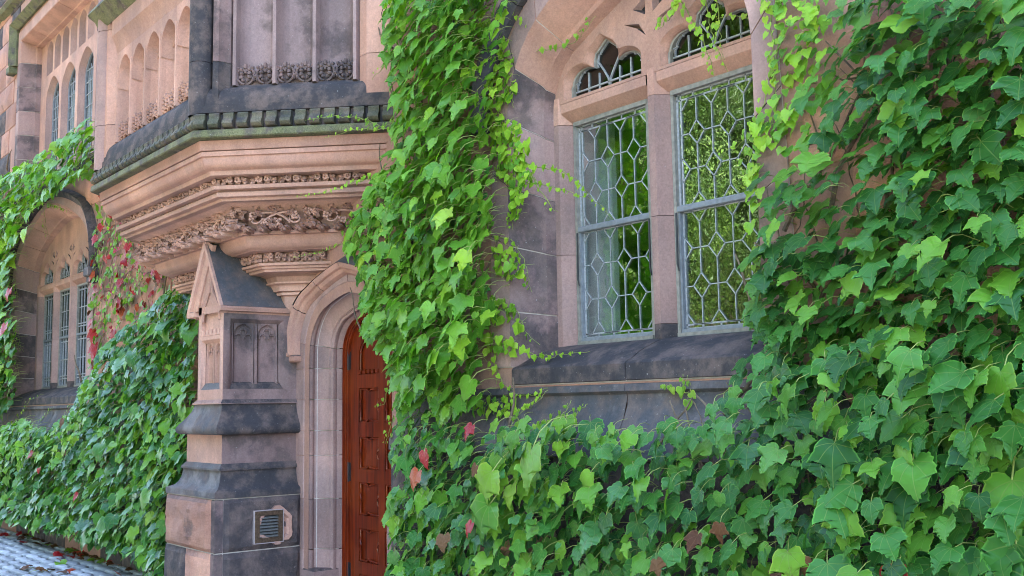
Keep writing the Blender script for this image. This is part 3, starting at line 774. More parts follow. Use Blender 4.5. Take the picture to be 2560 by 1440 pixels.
for c in lxu:
    A = arch_path(.335, 4.72, 6.22, .30, .2, 6, .02, c); B = arch_path(.285, 4.72, 6.20, .27, .17, 6, .02, c)
    mb = MB(); mb.grid([[(a[0], .272, a[1]), (a[0]+(b[0]-a[0])*.4, .31, a[1]+(b[1]-a[1])*.4), (b[0], .345, b[1]), (b[0], .40, b[1])] for a, b in zip(A, B)]); mb.build('light_surround', 'stone_grey', uw, 35)
    mb = MB(); mb.grid([[(b[0]-.0*(b[0]-c), .35, b[1]), (c+(b[0]-c)*.92, .352, b[1]-.02), (c+(b[0]-c)*.92, .38, b[1]-.02)] for b in B]); mb.build('window_frame', 'sash', uw, 35)
    mb = MB(); P = [(c+(b[0]-c)*.96, .372, b[1]-.01) for b in B]; mb.face(P); mb.build('pane', 'glass_far', uw)
    L = MB()
    for q in (-.17, -.085, 0, .085, .17): bar(L, (c+q, 4.75), (c+q, 6.38-abs(q)*.6), .009, .36, .372)
    for zz in [4.9+.17*k for k in range(9)]: bar(L, (c-.26, zz), (c+.26, zz), .009, .36, .372)
    L.build('lead_came', 'lead', uw)
    mb = MB(); mb.face([(c+.08, .52, 4.8), (c+.24, .52, 4.8), (c+.20, .52, 6.3), (c+.10, .52, 6.3)]); mb.face([(c+.24, .52, 4.8), (c+.27, .56, 4.8), (c+.24, .56, 6.3), (c+.20, .52, 6.3)]); mb.build('curtain', 'inside', uw)
    for q in (-.195, .195):
        A = arch_path(.155, 6.60, 6.97, .13, .08, 5, .01, c+q); mb = MB(); cz = 6.85
        mb.grid([[(a[0], .272, a[1]), (c+q+(a[0]-c-q)*.86, .315, a[1]-.015), (c+q+(a[0]-c-q)*.78, .335, a[1]-.02)] for a in A])
        mb.face([(c+q+(a[0]-c-q)*.80, .334, a[1]-.018) for a in A]); mb.build('blind_panel', 'stone_grey', uw, 40)
mb = MB(); mb.box(x0u, x1u, -.03, .3, 4.62, 4.76, ch=.02); mb.build('sill', 'stone_black', uw)
# string course high up at the left
mb = MB(); pr = [(0, 8.02), (-.10, 8.0), (-.14, 7.93), (-.10, 7.88), (-.03, 7.86), (0, 7.84)]
mb.grid([[(x, y, z) for y, z in pr] for x in (-22, -10.7)]); mb.build('string_course', 'stone_green', BLD, 35)

# ------------------------------------------------------------------ oriel
OR = empty('oriel_window', BLD); OR['label'] = 'corbelled canted bay with blind tracery panels and carved vine friezes'
OP, OL, ORR = 1.05, -9.537, -7.212
def ring(d): return [(OL-OP+1.4142*d, 0.0), (OL+.4142*d, -OP+d), (ORR-.4142*d, -OP+d), (ORR+OP-1.4142*d, 0.0)]
def course(name, prof, mat, smooth=35, cap=True):
    mb = MB(); rows = []
    for d, z in prof: rows.append([(x, y, z) for x, y in ring(d)])
    mb.grid(rows)
    return mb.build(name, mat, OR, smooth)
def cav(d0, z0, d1, z1, n=6, kind='cavetto'):
    """curved strip from (d0,z0) to (d1,z1)"""
    out = []
    for i in range(n+1):
        t = i/n*math.pi/2
        if kind == 'cavetto': out.append((d0+(d1-d0)*(1-math.cos(t)), z0+(z1-z0)*math.sin(t)))
        else: out.append((d0+(d1-d0)*math.sin(t), z0+(z1-z0)*(1-math.cos(t))))
    return out
course('weathering', [(.30, 3.97), (.14, 3.968), (.13, 3.955)]+cav(.125, 3.95, .055, 3.80, 5, 'ovolo')+[(.045, 3.80), (.045, 3.742), (.03, 3.738)], 'stone_black')
course('dentil_bed', [(.03, 3.74), (.055, 3.735), (.06, 3.62), (.02, 3.612)], 'stone_black')
course('cornice_lip', [(.06, 3.614), (.01, 3.61), (.0, 3.60), (-.004, 3.558), (.004, 3.55), (.09, 3.548)], 'stone_green')
course('corbel_roll', [(.085, 3.548)]+cav(.065, 3.545, .07, 3.49, 4, 'ovolo')+[(.075, 3.475), (.12, 3.47)], 'stone')
course('corbel_cavetto', [(.10, 3.472), (.084, 3.468), (.082, 3.435), (.098, 3.43)]+cav(.098, 3.43, .15, 3.35, 7)+[(.158, 3.345)], 'stone')
course('corbel_fascia', [(.158, 3.345), (.165, 3.342), (.172, 3.312), (.205, 3.308)], 'stone_clean')
course('frieze_bed', [(.20, 3.31), (.29, 3.305), (.285, 3.245), (.215, 3.24)], 'stone_clean')
course('corbel_roll', [(.20, 3.242), (.205, 3.215), (.245, 3.21), (.232, 3.195), (.235, 3.165), (.272, 3.158), (.275, 3.138), (.33, 3.136)], 'stone_clean')
course('vine_bed', [(.33, 3.138), (.40, 3.12), (.50, 3.04), (.54, 2.945), (.475, 2.94)], 'stone_clean')
course('corbel_cavetto', [(.475, 2.942), (.478, 2.918), (.512, 2.915)]+cav(.512, 2.915, .585, 2.82, 6)+[(.595, 2.812)], 'stone_clean')
course('frieze_bed', [(.595, 2.812), (.71, 2.808), (.70, 2.725), (.65, 2.722)], 'stone_clean')
course('corbel_moulding', [(.65, 2.724), (.652, 2.705), (.678, 2.70), (.68, 2.684), (.70, 2.68), (.705, 2.662), (.78, 2.658)], 'stone_clean')
course('corbel_neck', [(.78, 2.66), (.83, 2.64), (.84, 2.60), (.83, 2.597)], 'stone')
course('corbel_roll', [(.82, 2.598), (.822, 2.585), (.845, 2.58)]+cav(.845, 2.58, .868, 2.53, 5, 'ovolo')+[(.90, 2.525), (.888, 2.52), (.89, 2.50), (.92, 2.497)], 'stone_clean')
course('corbel_base', [(.92, 2.498)]+cav(.92, 2.497, 1.03, 2.33, 6)+[(1.045, 2.30)], 'stone_clean')
def face_T(k):
    if k == 'front': o, d, n = Vector((OL, -OP, 0)), Vector((1, 0, 0)), Vector((0, -1, 0)); L = ORR-OL
    elif k == 'right': o, d, n = Vector((ORR, -OP, 0)), Vector((.70711, .70711, 0)), Vector((.70711, -.70711, 0)); L = OP*1.4142
    else: o, d, n = Vector((OL-OP, 0, 0)), Vector((.70711, -.70711, 0)), Vector((-.70711, -.70711, 0)); L = OP*1.4142
    return o, d, n, L
def TF(k, ds=0.0):
    o, d, n, L = face_T(k)
    def T(s, dl, z): p = o+d*s-n*dl; return (p.x, p.y, z)     # (along, inward offset, z)
    return T, L
# dentils: S-profiled blocks, cut off one by one
def dentil_mesh(w):
    mb = MB(); pr = [(.06, 3.733), (.022, 3.733), (.014, 3.722), (.018, 3.70), (.010, 3.682), (-.006, 3.668), (-.012, 3.648), (-.002, 3.63), (.012, 3.624), (.06, 3.622)]
    mb.grid([[(x, d, z) for d, z in pr] for x in (-w/2, w/2)]); mb.face([(-w/2, d, z) for d, z in pr]); mb.face([(w/2, d, z) for d, z in pr][::-1]); return mb.mesh('dentil', 'stone_dentil', 40)
DM = dentil_mesh(.076)
def place_face(name, me, k, s, parent, z=0.0, dl=0.0, mirror=1):
    o, d, n, L = face_T(k); ob = link(name, me, parent); p = o+d*s-n*dl
    ob.matrix_world = Matrix(((d.x*mirror, -n.x, 0, p.x), (d.y*mirror, -n.y, 0, p.y), (0, 0, 1, z), (0, 0, 0, 1))); return ob
for k in ('front', 'right', 'left'):
    L = face_T(k)[3]; n = max(2, round((L-.06)/.1045)); st = (L-.09)/(n-1) if k == 'front' else (L-.10)/(n-1)
    for i in range(n): place_face('dentil', DM, k, .045+st*i, OR)
# carved square leaves
def carved_leaf(seed, w, h, dep):
    r = random.Random(seed); mb = MB()
    for q in range(5):
        a = [90, 35, 145, -30, 210][q]+r.uniform(-12, 12); l = (w*.52)*(1 if q else .95)
        tip = (math.cos(rad(a))*l, math.sin(rad(a))*min(l, h*.55)); mid = (tip[0]*.55, tip[1]*.55)
        side = (-math.sin(rad(a))*w*.20, math.cos(rad(a))*w*.20)
        yc = -dep*r.uniform(.75, 1.0)
        P0 = (0, -dep*.45, 0); A = (mid[0]+side[0], -dep*.35, mid[1]+side[1]); B = (mid[0]-side[0], -dep*.35, mid[1]-side[1]); Tp = (tip[0], -dep*.55, tip[1]); C = (mid[0], yc, mid[1])
        K = [(A[0]*1.05, 0, A[2]*1.05), (Tp[0]*1.02, 0, Tp[2]*1.02), (B[0]*1.05, 0, B[2]*1.05)]
        mb.face([P0, A, C]); mb.face([A, Tp, C]); mb.face([Tp, B, C]); mb.face([B, P0, C]); mb.face([A, K[0], K[1], Tp]); mb.face([Tp, K[1], K[2], B])
    pts = []
    for i in range(9):
        t = i/8; a = 2*math.pi*(1.1*t)+seed; rr = w*.26*(1-.6*t); pts.append((-w*.24+rr*math.cos(a), -dep*(.5+.4*t), h*.14+rr*math.sin(a)))
    mb.tube(pts, [.012*w/.1*(1-.4*i/8) for i in range(9)], 5)
    mb.blob((w*.30, -dep*.7, -h*.28), w*.10, 6, 4); mb.blob((-w*.05, -dep*.75, -h*.02), w*.08, 6, 4)
    return mb.mesh('carved_leaf', 'stone_clean', 22)
CL = [carved_leaf(i, .098, .07, .055) for i in range(3)]; CL2 = [carved_leaf(i+5, .098, .085, .05) for i in range(3)]
for k, (ms, dl, zc) in {'a': (CL, .268, 3.276), 'b': (CL2, .69, 2.767)}.items():
    for f in ('front', 'right', 'left'):
        T, L0 = TF(f); lo = .4142*dl; hi = L0-.4142*dl if f == 'front' else L0-dl
        if f == 'left': lo, hi = dl, L0-.4142*dl
        n = max(2, round((hi-lo)/.112)); st = (hi-lo)/n
        for i in range(n): place_face('carved_leaf', ms[i % 3], f, lo+st*(i+.5), OR, zc, dl, 1 if i % 2 else -1)
# big vine scrolls with grapes on the deep hollow
def scroll_mesh(seed):
    r = random.Random(seed); mb = MB(); W, Hh = .36, .20
    def surf(z): t = (z+.1)/.2; return -.075*(1-t)-.02      # follows the leaning hollow (local y)
    pts = []; rs = []
    for i in range(22):
        t = i/21; a = math.pi*1.0-t*math.pi*2.35; rr = .085*(1-.72*t); cx, cz = (.02 if seed % 2 else -.02), .0
        x = cx+rr*math.cos(a)*1.15-(.16*(1-t)**3); z = cz+rr*math.sin(a)*.95-.055*(1-t)**2; pts.append((x, surf(z)-.012-.012*t, z)); rs.append(.010*(1-.45*t))
    mb.tube(pts, rs, 6)
    def leaf(cx, cz, s, rot):
        for q in range(5):
            a = rad(rot+(q-2)*46+r.uniform(-8, 8)); l = s*(1-.10*abs(q-2)); tx, tz = math.cos(a)*l, math.sin(a)*l; sx, sz = -math.sin(a)*s*.30, math.cos(a)*s*.30
            yb = surf(cz); P0 = (cx, yb-.02, cz); A = (cx+tx*.55+sx, yb-.012, cz+tz*.55+sz); B = (cx+tx*.55-sx, yb-.012, cz+tz*.55-sz); T_ = (cx+tx, surf(cz+tz)-.016, cz+tz); C_ = (cx+tx*.5, yb-.052, cz+tz*.5)
            K = [(A[0], .03, A[2]), (T_[0], .03, T_[2]), (B[0], .03, B[2])]
            mb.face([P0, A, C_]); mb.face([A, T_, C_]); mb.face([T_, B, C_]); mb.face([B, P0, C_]); mb.face([A, K[0], K[1], T_]); mb.face([T_, K[1], K[2], B])
    leaf(.13, -.045, .062, -30); leaf(-.12, .045, .062, 125); leaf(-.06, -.075, .05, -110)
    for gx, gz in ((.02, .005), (.165, .03), (-.10, -.045)):
        for _ in range(9): mb.blob((gx+r.uniform(-.024, .024), surf(gz)-.03+r.uniform(-.012, .008), gz+r.uniform(-.024, .024)), .0115, 5, 4)
    leaf(-.02, .01, .06, 70); leaf(.09, .02, .055, 20); leaf(-.15, -.05, .055, 200)
    leaf(.0, .078, .05, 95); leaf(.17, .075, .045, 40); leaf(-.17, .08, .05, 100); leaf(.06, -.075, .05, -70)
    return mb.mesh('vine_scroll', 'stone_clean', 24)
SM = [scroll_mesh(i) for i in range(4)]
for f in ('front', 'right', 'left'):
    T, L0 = TF(f); dl = .44; lo = .4142*dl; hi = L0-.4142*dl if f == 'front' else L0-dl
    if f == 'left': lo, hi = dl, L0-.4142*dl
    n = max(2, round((hi-lo)/.33)); st = (hi-lo)/n
    for i in range(n): place_face('vine_scroll', SM[i % 4], f, lo+st*(i+.5), OR, 3.035, .47, 1 if i % 2 else -1)
# upper body: corner shafts, strips, panel recess
Z0, Z1 = 3.80, 7.6
def oriel_face(f):
    T, L0 = TF(f)
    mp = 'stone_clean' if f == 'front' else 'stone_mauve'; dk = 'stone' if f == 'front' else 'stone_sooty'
    n = 5 if f == 'front' else 3; pw = .345 if f == 'front' else .30; tot = n*pw; mid = L0/2 if f == 'front' else L0/2-.03
    a, b = mid-tot/2, mid+tot/2
    dr = .225
    for z0, z1 in ((Z0-.06, 4.13), (4.134, 5.0), (5.004, Z1)):
        mb = MB()          # left strip + splay, right strip + splay
        pr1 = [(.10, .10), (.12, .058), (a-.10, .058), (a-.09, .075), (a-.035, .125), (a-.03, .15), (a, .16), (a, dr)]
        if f == 'left' : pr1[0] = (.03, .10); pr1[1] = (.04, .058)
        mb.grid([[T(s, d, z) for s, d in pr1] for z in (z0, z1)]); mb.face([T(s, d, z1) for s, d in pr1])
        if z0 < 4: pass
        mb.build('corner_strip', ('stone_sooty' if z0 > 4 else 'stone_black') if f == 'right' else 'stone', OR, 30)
        mb = MB(); e = L0-.12 if f == 'front' else L0-.06
        pr2 = [(b, dr), (b, .16), (b+.03, .15), (b+.035, .125), (b+.09, .075), (b+.10, .058), (e, .058), (e+.02, .10)]
        mb.grid([[T(s, d, z) for s, d in pr2] for z in (z0, z1)]); mb.face([T(s, d, z1) for s, d in pr2]); mb.build('corner_strip', 'stone' if f != 'front' else 'stone_grey', OR, 30)
    top = 4.74 if f == 'front' else 7.2
    for i in range(n):
        s0, s1 = a+pw*i, a+pw*(i+1); m2 = .026; sc = (s0+s1)/2
        mb = MB(); mb.face([T(s0, dr+.012, 4.0), T(s1, dr+.012, 4.0), T(s1, dr+.012, top+.1), T(s0, dr+.012, top+.1)])
        # hollow sides of the panel
        for sa, sb in ((s0+m2, s0+m2+.045), (s1-m2, s1-m2-.045)):
            pr = [(sa, .152), (sa+(sb-sa)*.2, .185), (sa+(sb-sa)*.6, .222), (sb, dr+.010)]; mb.grid([[T(s, d, z) for s, d in pr] for z in (3.96, top+.05)])
        mb.build('panel', mp, OR, 40)
        # cusped head
        A = arch_path(pw/2-m2, top-.30, top-.17, .14, .09, 6, .012, sc)
        rect = [(s0+.0, top-.30), (s0+.0, top+.03), (s1-.0, top+.03), (s1-.0, top-.30)]
        mb = MB()
        Ain = [(sc+(x-sc)*.66, z-.018) for x, z in A]
        mb.grid([[T(x, .112, z), T(sc+(x-sc)*.97, .135, z-.004), T(sc+(x-sc)*.88, .185, z-.010), T(xi, .226, zi)] for (x, z), (xi, zi) in zip(A, Ain)])
        # small cusps
        for sgn in (-1, 1):
            xx = sc+sgn*(pw/2-m2); mb.face([T(xx, .19, top-.15), T(xx-sgn*.075, .195, top-.17), T(xx-sgn*.03, .195, top-.215), T(xx, .19, top-.25)]); mb.face([T(xx-sgn*.075, .195, top-.17), T(xx-sgn*.03, .195, top-.215), T(xx-sgn*.03, .214, top-.215), T(xx-sgn*.075, .214, top-.17)])
        mid_i = len(A)//2
        left = [rect[0]]+[rect[1]]+[(sc, top+.03)]+A[:mid_i+1][::-1]; right = [(sc, top+.03), rect[2], rect[3]]+A[mid_i:][::-1]
        for pl in (left, right):
            for q in range(len(pl)): pass
        for p, q in zip(A, A[1:]): mb.face([T(p[0], .112, p[1]), T(q[0], .112, q[1]), T(q[0], .112, top+.03), T(p[0], .112, top+.03)])
        for e_ in (s0, s1):
            ee = s0+m2 if e_ == s0 else s1-m2; mb.face([T(e_, .112, top-.30), T(ee, .112, top-.30), T(ee, .112, top+.03), T(e_, .112, top+.03)])
        mb.build('panel_head', mp, OR, 40)
        # foliage cresting along the foot of the panel
        pass
    for i in range(n+1):
        s = a+pw*i; mb = MB(); pr = [(s-.028, dr), (s-.026, .150), (s-.012, .105), (s+.012, .105), (s+.026, .150), (s+.028, dr)]
        mb.grid([[T(q, d, z) for q, d in pr] for z in (3.96, top-.10)]); mb.face([T(q, d, top-.10) for q, d in pr]); mb.build('panel_mullion', mp, OR, 30)
    mb = MB(); pr = [(dr, top+.03), (.112, top+.031), (.10, top+.09), (.07, top+.15), (.058, top+.17), (.058, Z1)]
    mb.grid([[T(s, d, z) for d, z in pr] for s in (a-.02, b+.02)]); mb.build('panel_lintel', 'stone_clean' if f == 'front' else 'stone_grey', OR, 30)
    if f == 'front':
        mb = MB(); pr = [(.058, top+.50), (-.04, top+.48), (-.065, top+.43), (-.05, top+.41), (.0, top+.38), (.03, top+.33), (.058, top+.31)]
        mb.grid([[T(s, d, z) for d, z in pr] for s in (-.03, L0+.03)]); mb.face([T(-.03, d, z) for d, z in pr]); mb.build('drip_course', 'stone_green', OR, 30)
    # cresting
    for i in range(n*2):
        s = a+pw/2*(i+.5); o_ = place_face('crest_leaf', CR[0 if f == 'front' else 1], f, s, OR, 3.972, .165); o_.matrix_world = o_.matrix_world @ Matrix.Diagonal((1.28 if f == 'front' else 1.12, 1.3, 1.08, 1))
def crest(seed, wd):
    r = random.Random(seed); mb = MB(); h = .125
    for s in (-1, 1):
        pts = []
        for i in range(10):
            t = i/9; a = rad(-80+150*t); pts.append((s*(wd*.40*math.cos(a)*.95), -.012-.01*math.sin(t*3.1), .062+.062*math.sin(a)*.95))
        mb.tube(pts, [.010]*10, 5)
        for q in range(3):
            zz = .05+q*.027; mb.blob((s*wd*.17, -.024, zz), .015, 6, 4, 0, .2); 
        mb.blob((s*wd*.32, -.020, .115), .014, 5, 4)
    mb.blob((0, -.022, .125), .017, 6, 4, 0, .15, (1, 1, 1.3)); mb.blob((0, -.02, .085), .012, 6, 4)
    for a_ in (-62, -28, 0, 28, 62):
        q = rad(90-a_); tx, tz = math.cos(q)*.06, math.sin(q)*.055; mb.face([(tx*.2, -.03, .075+tz*.2), (tx*.7-.014, -.018, .085+tz*.6), (tx, -.026, .088+tz)]); mb.face([(tx*.2, -.03, .075+tz*.2), (tx, -.026, .088+tz), (tx*.7+.014, -.018, .085+tz*.6)])
    for s in (-1, 1):
        for q in range(4): mb.blob((s*wd*(.10+.12*q), -.022, .03+.02*(q % 2)), .013, 5, 4, 0, .2)
    mb.box(-wd/2, wd/2, -.006, .03, 0, .012); mb.box(-wd/2, wd/2, -.002, .03, 0, .10)
    return mb.mesh('crest_leaf', 'stone_sooty' if seed % 2 else 'stone', 26)
CR = [crest(0, .155), crest(1, .155)]
for f in ('front', 'right', 'left'): oriel_face(f)
# corner shafts
for (x, y), tone in zip(ring(.045), ('stone_grey', 'stone_grey', 'stone_black', 'stone')):
    if y > -.02: continue
    cen = Vector((OL+(ORR-OL)/2, -.2, 0)); dv = (cen-Vector((x, y, 0))).normalized(); cx, cy = x+dv.x*.07, y+dv.y*.07
    for z0, z1 in ((Z0-.065, 4.13), (4.134, 5.0), (5.004, Z1)):
        mb = MB(); mb.grid([[(cx+.085*math.cos(t), cy+.085*math.sin(t), z) for t in [2*math.pi*q/16 for q in range(16)]] for z in (z0, z1)], 0, True); mb.build('corner_shaft', tone, OR, 40)
mb = MB(); mb.grid([[(x, y, z) for x, y in ring(.30)] for z in (3.5, Z1)]); mb.build('oriel_core', 'mortar', OR)

# ------------------------------------------------------------------ buttress
BT = empty('buttress', BLD); BT['label'] = 'gabled buttress with twin trefoil panels and a moulded base'
BL = {'shaft': -8.11}; BX, BY = -7.63, -.615
def brow(er, ef, el): return [(el, .02), (el, BY-ef), (BX+er, BY-ef), (BX+er, .02)]
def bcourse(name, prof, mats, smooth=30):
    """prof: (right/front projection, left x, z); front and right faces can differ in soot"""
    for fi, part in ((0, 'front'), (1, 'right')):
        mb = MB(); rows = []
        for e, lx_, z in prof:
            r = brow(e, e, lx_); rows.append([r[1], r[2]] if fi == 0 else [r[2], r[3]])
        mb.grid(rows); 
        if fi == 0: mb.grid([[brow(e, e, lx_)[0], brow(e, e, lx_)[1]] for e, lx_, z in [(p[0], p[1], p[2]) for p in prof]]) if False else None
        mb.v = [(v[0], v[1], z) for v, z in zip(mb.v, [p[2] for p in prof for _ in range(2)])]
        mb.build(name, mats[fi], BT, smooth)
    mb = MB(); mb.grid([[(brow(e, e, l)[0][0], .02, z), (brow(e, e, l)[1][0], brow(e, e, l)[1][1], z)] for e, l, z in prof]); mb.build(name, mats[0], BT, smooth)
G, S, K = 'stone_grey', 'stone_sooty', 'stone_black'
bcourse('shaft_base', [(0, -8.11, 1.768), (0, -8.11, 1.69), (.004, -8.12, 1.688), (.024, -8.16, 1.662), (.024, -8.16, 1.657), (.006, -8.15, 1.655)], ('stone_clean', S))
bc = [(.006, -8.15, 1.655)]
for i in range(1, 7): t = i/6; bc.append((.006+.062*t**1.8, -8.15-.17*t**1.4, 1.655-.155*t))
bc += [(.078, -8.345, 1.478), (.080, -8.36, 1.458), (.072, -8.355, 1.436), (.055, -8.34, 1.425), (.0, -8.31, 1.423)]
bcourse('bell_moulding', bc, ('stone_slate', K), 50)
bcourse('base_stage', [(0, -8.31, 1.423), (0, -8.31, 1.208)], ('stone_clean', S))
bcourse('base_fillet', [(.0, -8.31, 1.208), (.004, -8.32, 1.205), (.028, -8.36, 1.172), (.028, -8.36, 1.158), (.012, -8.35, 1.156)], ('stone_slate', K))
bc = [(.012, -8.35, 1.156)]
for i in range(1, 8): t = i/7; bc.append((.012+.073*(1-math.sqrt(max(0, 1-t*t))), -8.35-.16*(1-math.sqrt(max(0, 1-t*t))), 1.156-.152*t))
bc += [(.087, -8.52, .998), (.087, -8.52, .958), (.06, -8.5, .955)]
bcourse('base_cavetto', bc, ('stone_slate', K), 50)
# rock-faced plinth stones: drafted corner margin and pitched faces
def rockface(name, T, w, h, seed, mat, rough=.03):
    r = random.Random(seed); nx, nz = 18, 14; mb = MB(); rows = []
    from mathutils import noise as ns
    for j in range(nz):
        row = []
        for i in range(nx):
            u, v = i/(nx-1), j/(nz-1); e = min(min(u, 1-u)*w, min(v, 1-v)*h); b = min(1, e/.035)
            d = (ns.noise(Vector((u*w*6+seed*7, v*h*7, seed)))*.5+.5)*.7+abs(ns.noise(Vector((u*w*15, v*h*15+seed*3, 2))))*.5
            row.append(T(u*w, -(.002+b*(.008+rough*d)), v*h))
        rows.append(row)
    mb.grid(rows); return mb.build(name, mat, BT, 14)
XL, XR, YF = -8.515, BX+.083, BY-.083
mb = MB(); mb.box(XL+.01, XR-.01, YF+.01, .02, -.05, .956); mb.build('plinth_core', 'mortar', BT)
for z0, z1, sd in ((.565, .95, 1), (.03, .557, 2)):
    T1 = lambda s, d, z, z0=z0: (XL+s, YF+.006+d, z0+z)
    T2 = lambda s, d, z, z0=z0: (XR-.006-d, YF+s, z0+z)
    if sd == 1:
        rockface('plinth_stone', T1, .90, z1-z0, 11, 'rock', .045); rockface('plinth_stone', lambda s, d, z: T2(s+.07, d, z), -YF-.075, z1-z0, 12, 'rock_dark', .030)
    else:
        rockface('plinth_stone', T1, .42, z1-z0, 13, 'rock_dark'); rockface('plinth_stone', lambda s, d, z: T1(s+.43, d, z), .47, z1-z0, 14, 'rock'); rockface('plinth_stone', lambda s, d, z: T2(s+.07, d, z), -YF-.075, z1-z0, 15, 'rock_dark', .045)
    mb = MB(); mb.box(XR-.066, XR+.0, YF-.0, YF+.066, z0, z1, ch=.006); mb.build('drafted_corner', 'stone_sooty', BT)
# vent grille in the plinth
VG = empty('vent_grille', BT)
gy0, gy1, gz0, gz1 = -.40, -.17, .615, .85
vx = XR+.044
mb = MB(); sq = [(gy0-.006, gz0-.006), (gy1+.006, gz0-.006), (gy1+.006, gz1+.006), (gy0-.006, gz1+.006)]; si = [(gy0, gz0), (gy1, gz0), (gy1, gz1), (gy0, gz1)]
mb.grid([[(XR-.03, a[0], a[1]), (vx, a[0], a[1]), (vx, b[0], b[1]), (vx-.004, b[0], b[1])] for a, b in zip(sq+sq[:1], si+si[:1])]); mb.build('vent_surround', 'caulk', BT)
so = [(gy0+.038, gz0+.034), (gy1-.038, gz0+.034), (gy1-.038, gz1-.034), (gy0+.038, gz1-.034)]
mb = MB(); mb.grid([[(vx-.004, a[0], a[1]), (vx+.002, a[0]+(b[0]-a[0])*.1, a[1]+(b[1]-a[1])*.1), (vx+.002, b[0], b[1]), (vx-.02, b[0], b[1])] for a, b in zip(si+si[:1], so+so[:1])]); mb.build('vent_frame', 'brass', BT)
mb = MB(); mb.face([(vx-.02, a, b) for a, b in so]); mb.build('vent_back', 'black_iron', BT)
for i in range(7):
    z = so[0][1]+.006+i*(so[2][1]-so[0][1]-.006)/7; a_, b_ = so[0][0], so[1][0]
    mb = MB(); P_ = [(vx-.014, z+.013), (vx-.002, z+.003), (vx-.002, z-.001), (vx-.014, z+.009)]
    mb.grid([[(x, yy, zz) for x, zz in P_+P_[:1]] for yy in (a_, b_)]); mb.build('louvre_slat', 'slat', BT)
bpy.data.objects.remove(VG)
# a pale, freshly cut patch round the grille (real break in the crust)
from mathutils import noise as _ns
mb = MB(); rr = random.Random(4); C0 = ((gy0+gy1)/2+.035, (gz0+gz1)/2+.005); P = []
for i in range(30):
    a = 2*math.pi*i/30; q = (.17 if math.cos(a) > 0 else .135)*(abs(math.cos(a))**3+abs(math.sin(a))**3)**-.33*(1+rr.uniform(-.12, .1)); P.append((C0[0]+q*math.cos(a)*.98, C0[1]+q*math.sin(a)*.80))
cpt = (vx-.03, C0[0], C0[1])
rows = [[(XR-.012, C0[0]+(a-C0[0])*1.03, C0[1]+(b-C0[1])*1.03), (vx-.004+rr.uniform(-.003, .004), a, b), (vx-.002+rr.uniform(-.003, .003), C0[0]+(a-C0[0])*.82, C0[1]+(b-C0[1])*.82), (vx-.028, C0[0]+(a-C0[0])*.74, C0[1]+(b-C0[1])*.74), cpt] for a, b in P]
mb.grid(rows+[rows[0]]); mb.build('dressed_patch', 'stone_clean', BT, 25)
# panelled shaft
def trefoil_panel(T, s0, s1, z0, z1, name, mat):
    """sunk panel with a trefoiled arch head between s0..s1; T(s,depth,z)"""
    sc = (s0+s1)/2; hw = (s1-s0)/2
    A = arch_path(hw-.006, z0, z1-hw*1.0, hw*.94, hw*.9, 7, .004, sc)
    hw2 = hw*.66
    mb = MB()
    B = [(sc+(x-sc)*.86, z-(.010 if i not in (0, len(A)-1) else 0)) for i, (x, z) in enumerate(A)]
    Cc = [(sc+(x-sc)*.62, (z-.022)) for x, z in A]
    mb.grid([[T(a[0], 0, a[1]), T(a[0]+(b[0]-a[0])*.5, .004, a[1]+(b[1]-a[1])*.5), T(b[0], .018, b[1]), T(c[0], .022, c[1])] for a, b, c in zip(A, B, Cc)])
    mb.face([T(c[0]+(c[0]-sc)*.3, .0225, c[1]) for c in Cc])
    # spandrel
    for p, q in zip(A[1:-1], A[2:-1]): mb.face([T(p[0], .0, p[1]), T(q[0], .0, q[1]), T(q[0], .0, z1), T(p[0], .0, z1)])
    # cusps: ring of three foils
    zc = z1-hw*1.05
    for sg in (-1, 1):
        pts = []
        for i in range(9): a = rad(200-i*27); pts.append((sc+sg*(hw*.46)+sg*hw*.30*math.cos(a)*-1, .010, zc-hw*.20+hw*.30*math.sin(a)))
        q = [T(*p) for p in pts]; mb.tube(q, hw*.075, 5)
    pts = [T(sc+hw*.27*math.cos(rad(-40+i*26)), .010, zc+hw*.28+hw*.27*math.sin(rad(-40+i*26))) for i in range(11)]; mb.tube(pts, hw*.075, 5)
    mb.build(name, mat, BT, 35)
TR = lambda s, d, z: (BX-d, BY+s, z)          # right face, s from the front corner
TFt = lambda s, d, z: (-8.11+s, BY+d, z)
zt = 2.36
# right face frame
pb, pt = 1.768, 2.305; sa, sb = .055, .50
mb = MB()
for q in (([(0, pb), (0, zt), (sa, zt), (sa, pb)]), ([(sb, pb), (sb, zt), (.635, zt), (.635, pb)]), ([(sa, pt), (sa, zt), (sb, zt), (sb, pt)])): mb.face([TR(s, 0, z) for s, z in q])
fr = [(sa, pb), (sa, pt), (sb, pt), (sb, pb)]; fi = [(sa+.03, pb+.06), (sa+.03, pt-.03), (sb-.03, pt-.03), (sb-.03, pb+.06)]
for k in range(3): mb.face([TR(fr[k][0], 0, fr[k][1]), TR(fr[k+1][0], 0, fr[k+1][1]), TR(fi[k+1][0], .03, fi[k+1][1]), TR(fi[k][0], .03, fi[k][1])])
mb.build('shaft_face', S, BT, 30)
mb = MB(); mb.grid([[TR(sa, 0, pb+.001), TR(sa+.02, .035, pb+.045), TR(sa+.03, .06, pb+.06)], [TR(sb, 0, pb+.001), TR(sb-.02, .035, pb+.045), TR(sb-.03, .06, pb+.06)]]); mb.build('panel_sill', K, BT)
Tp = lambda s, d, z: TR(s, .03+d, z)
m_ = (sa+sb)/2
trefoil_panel(Tp, sa+.035, m_-.012, pb+.03, pt-.03, 'trefoil_panel', S); trefoil_panel(Tp, m_+.012, sb-.035, pb+.03, pt-.03, 'trefoil_panel', S)
mb = MB()
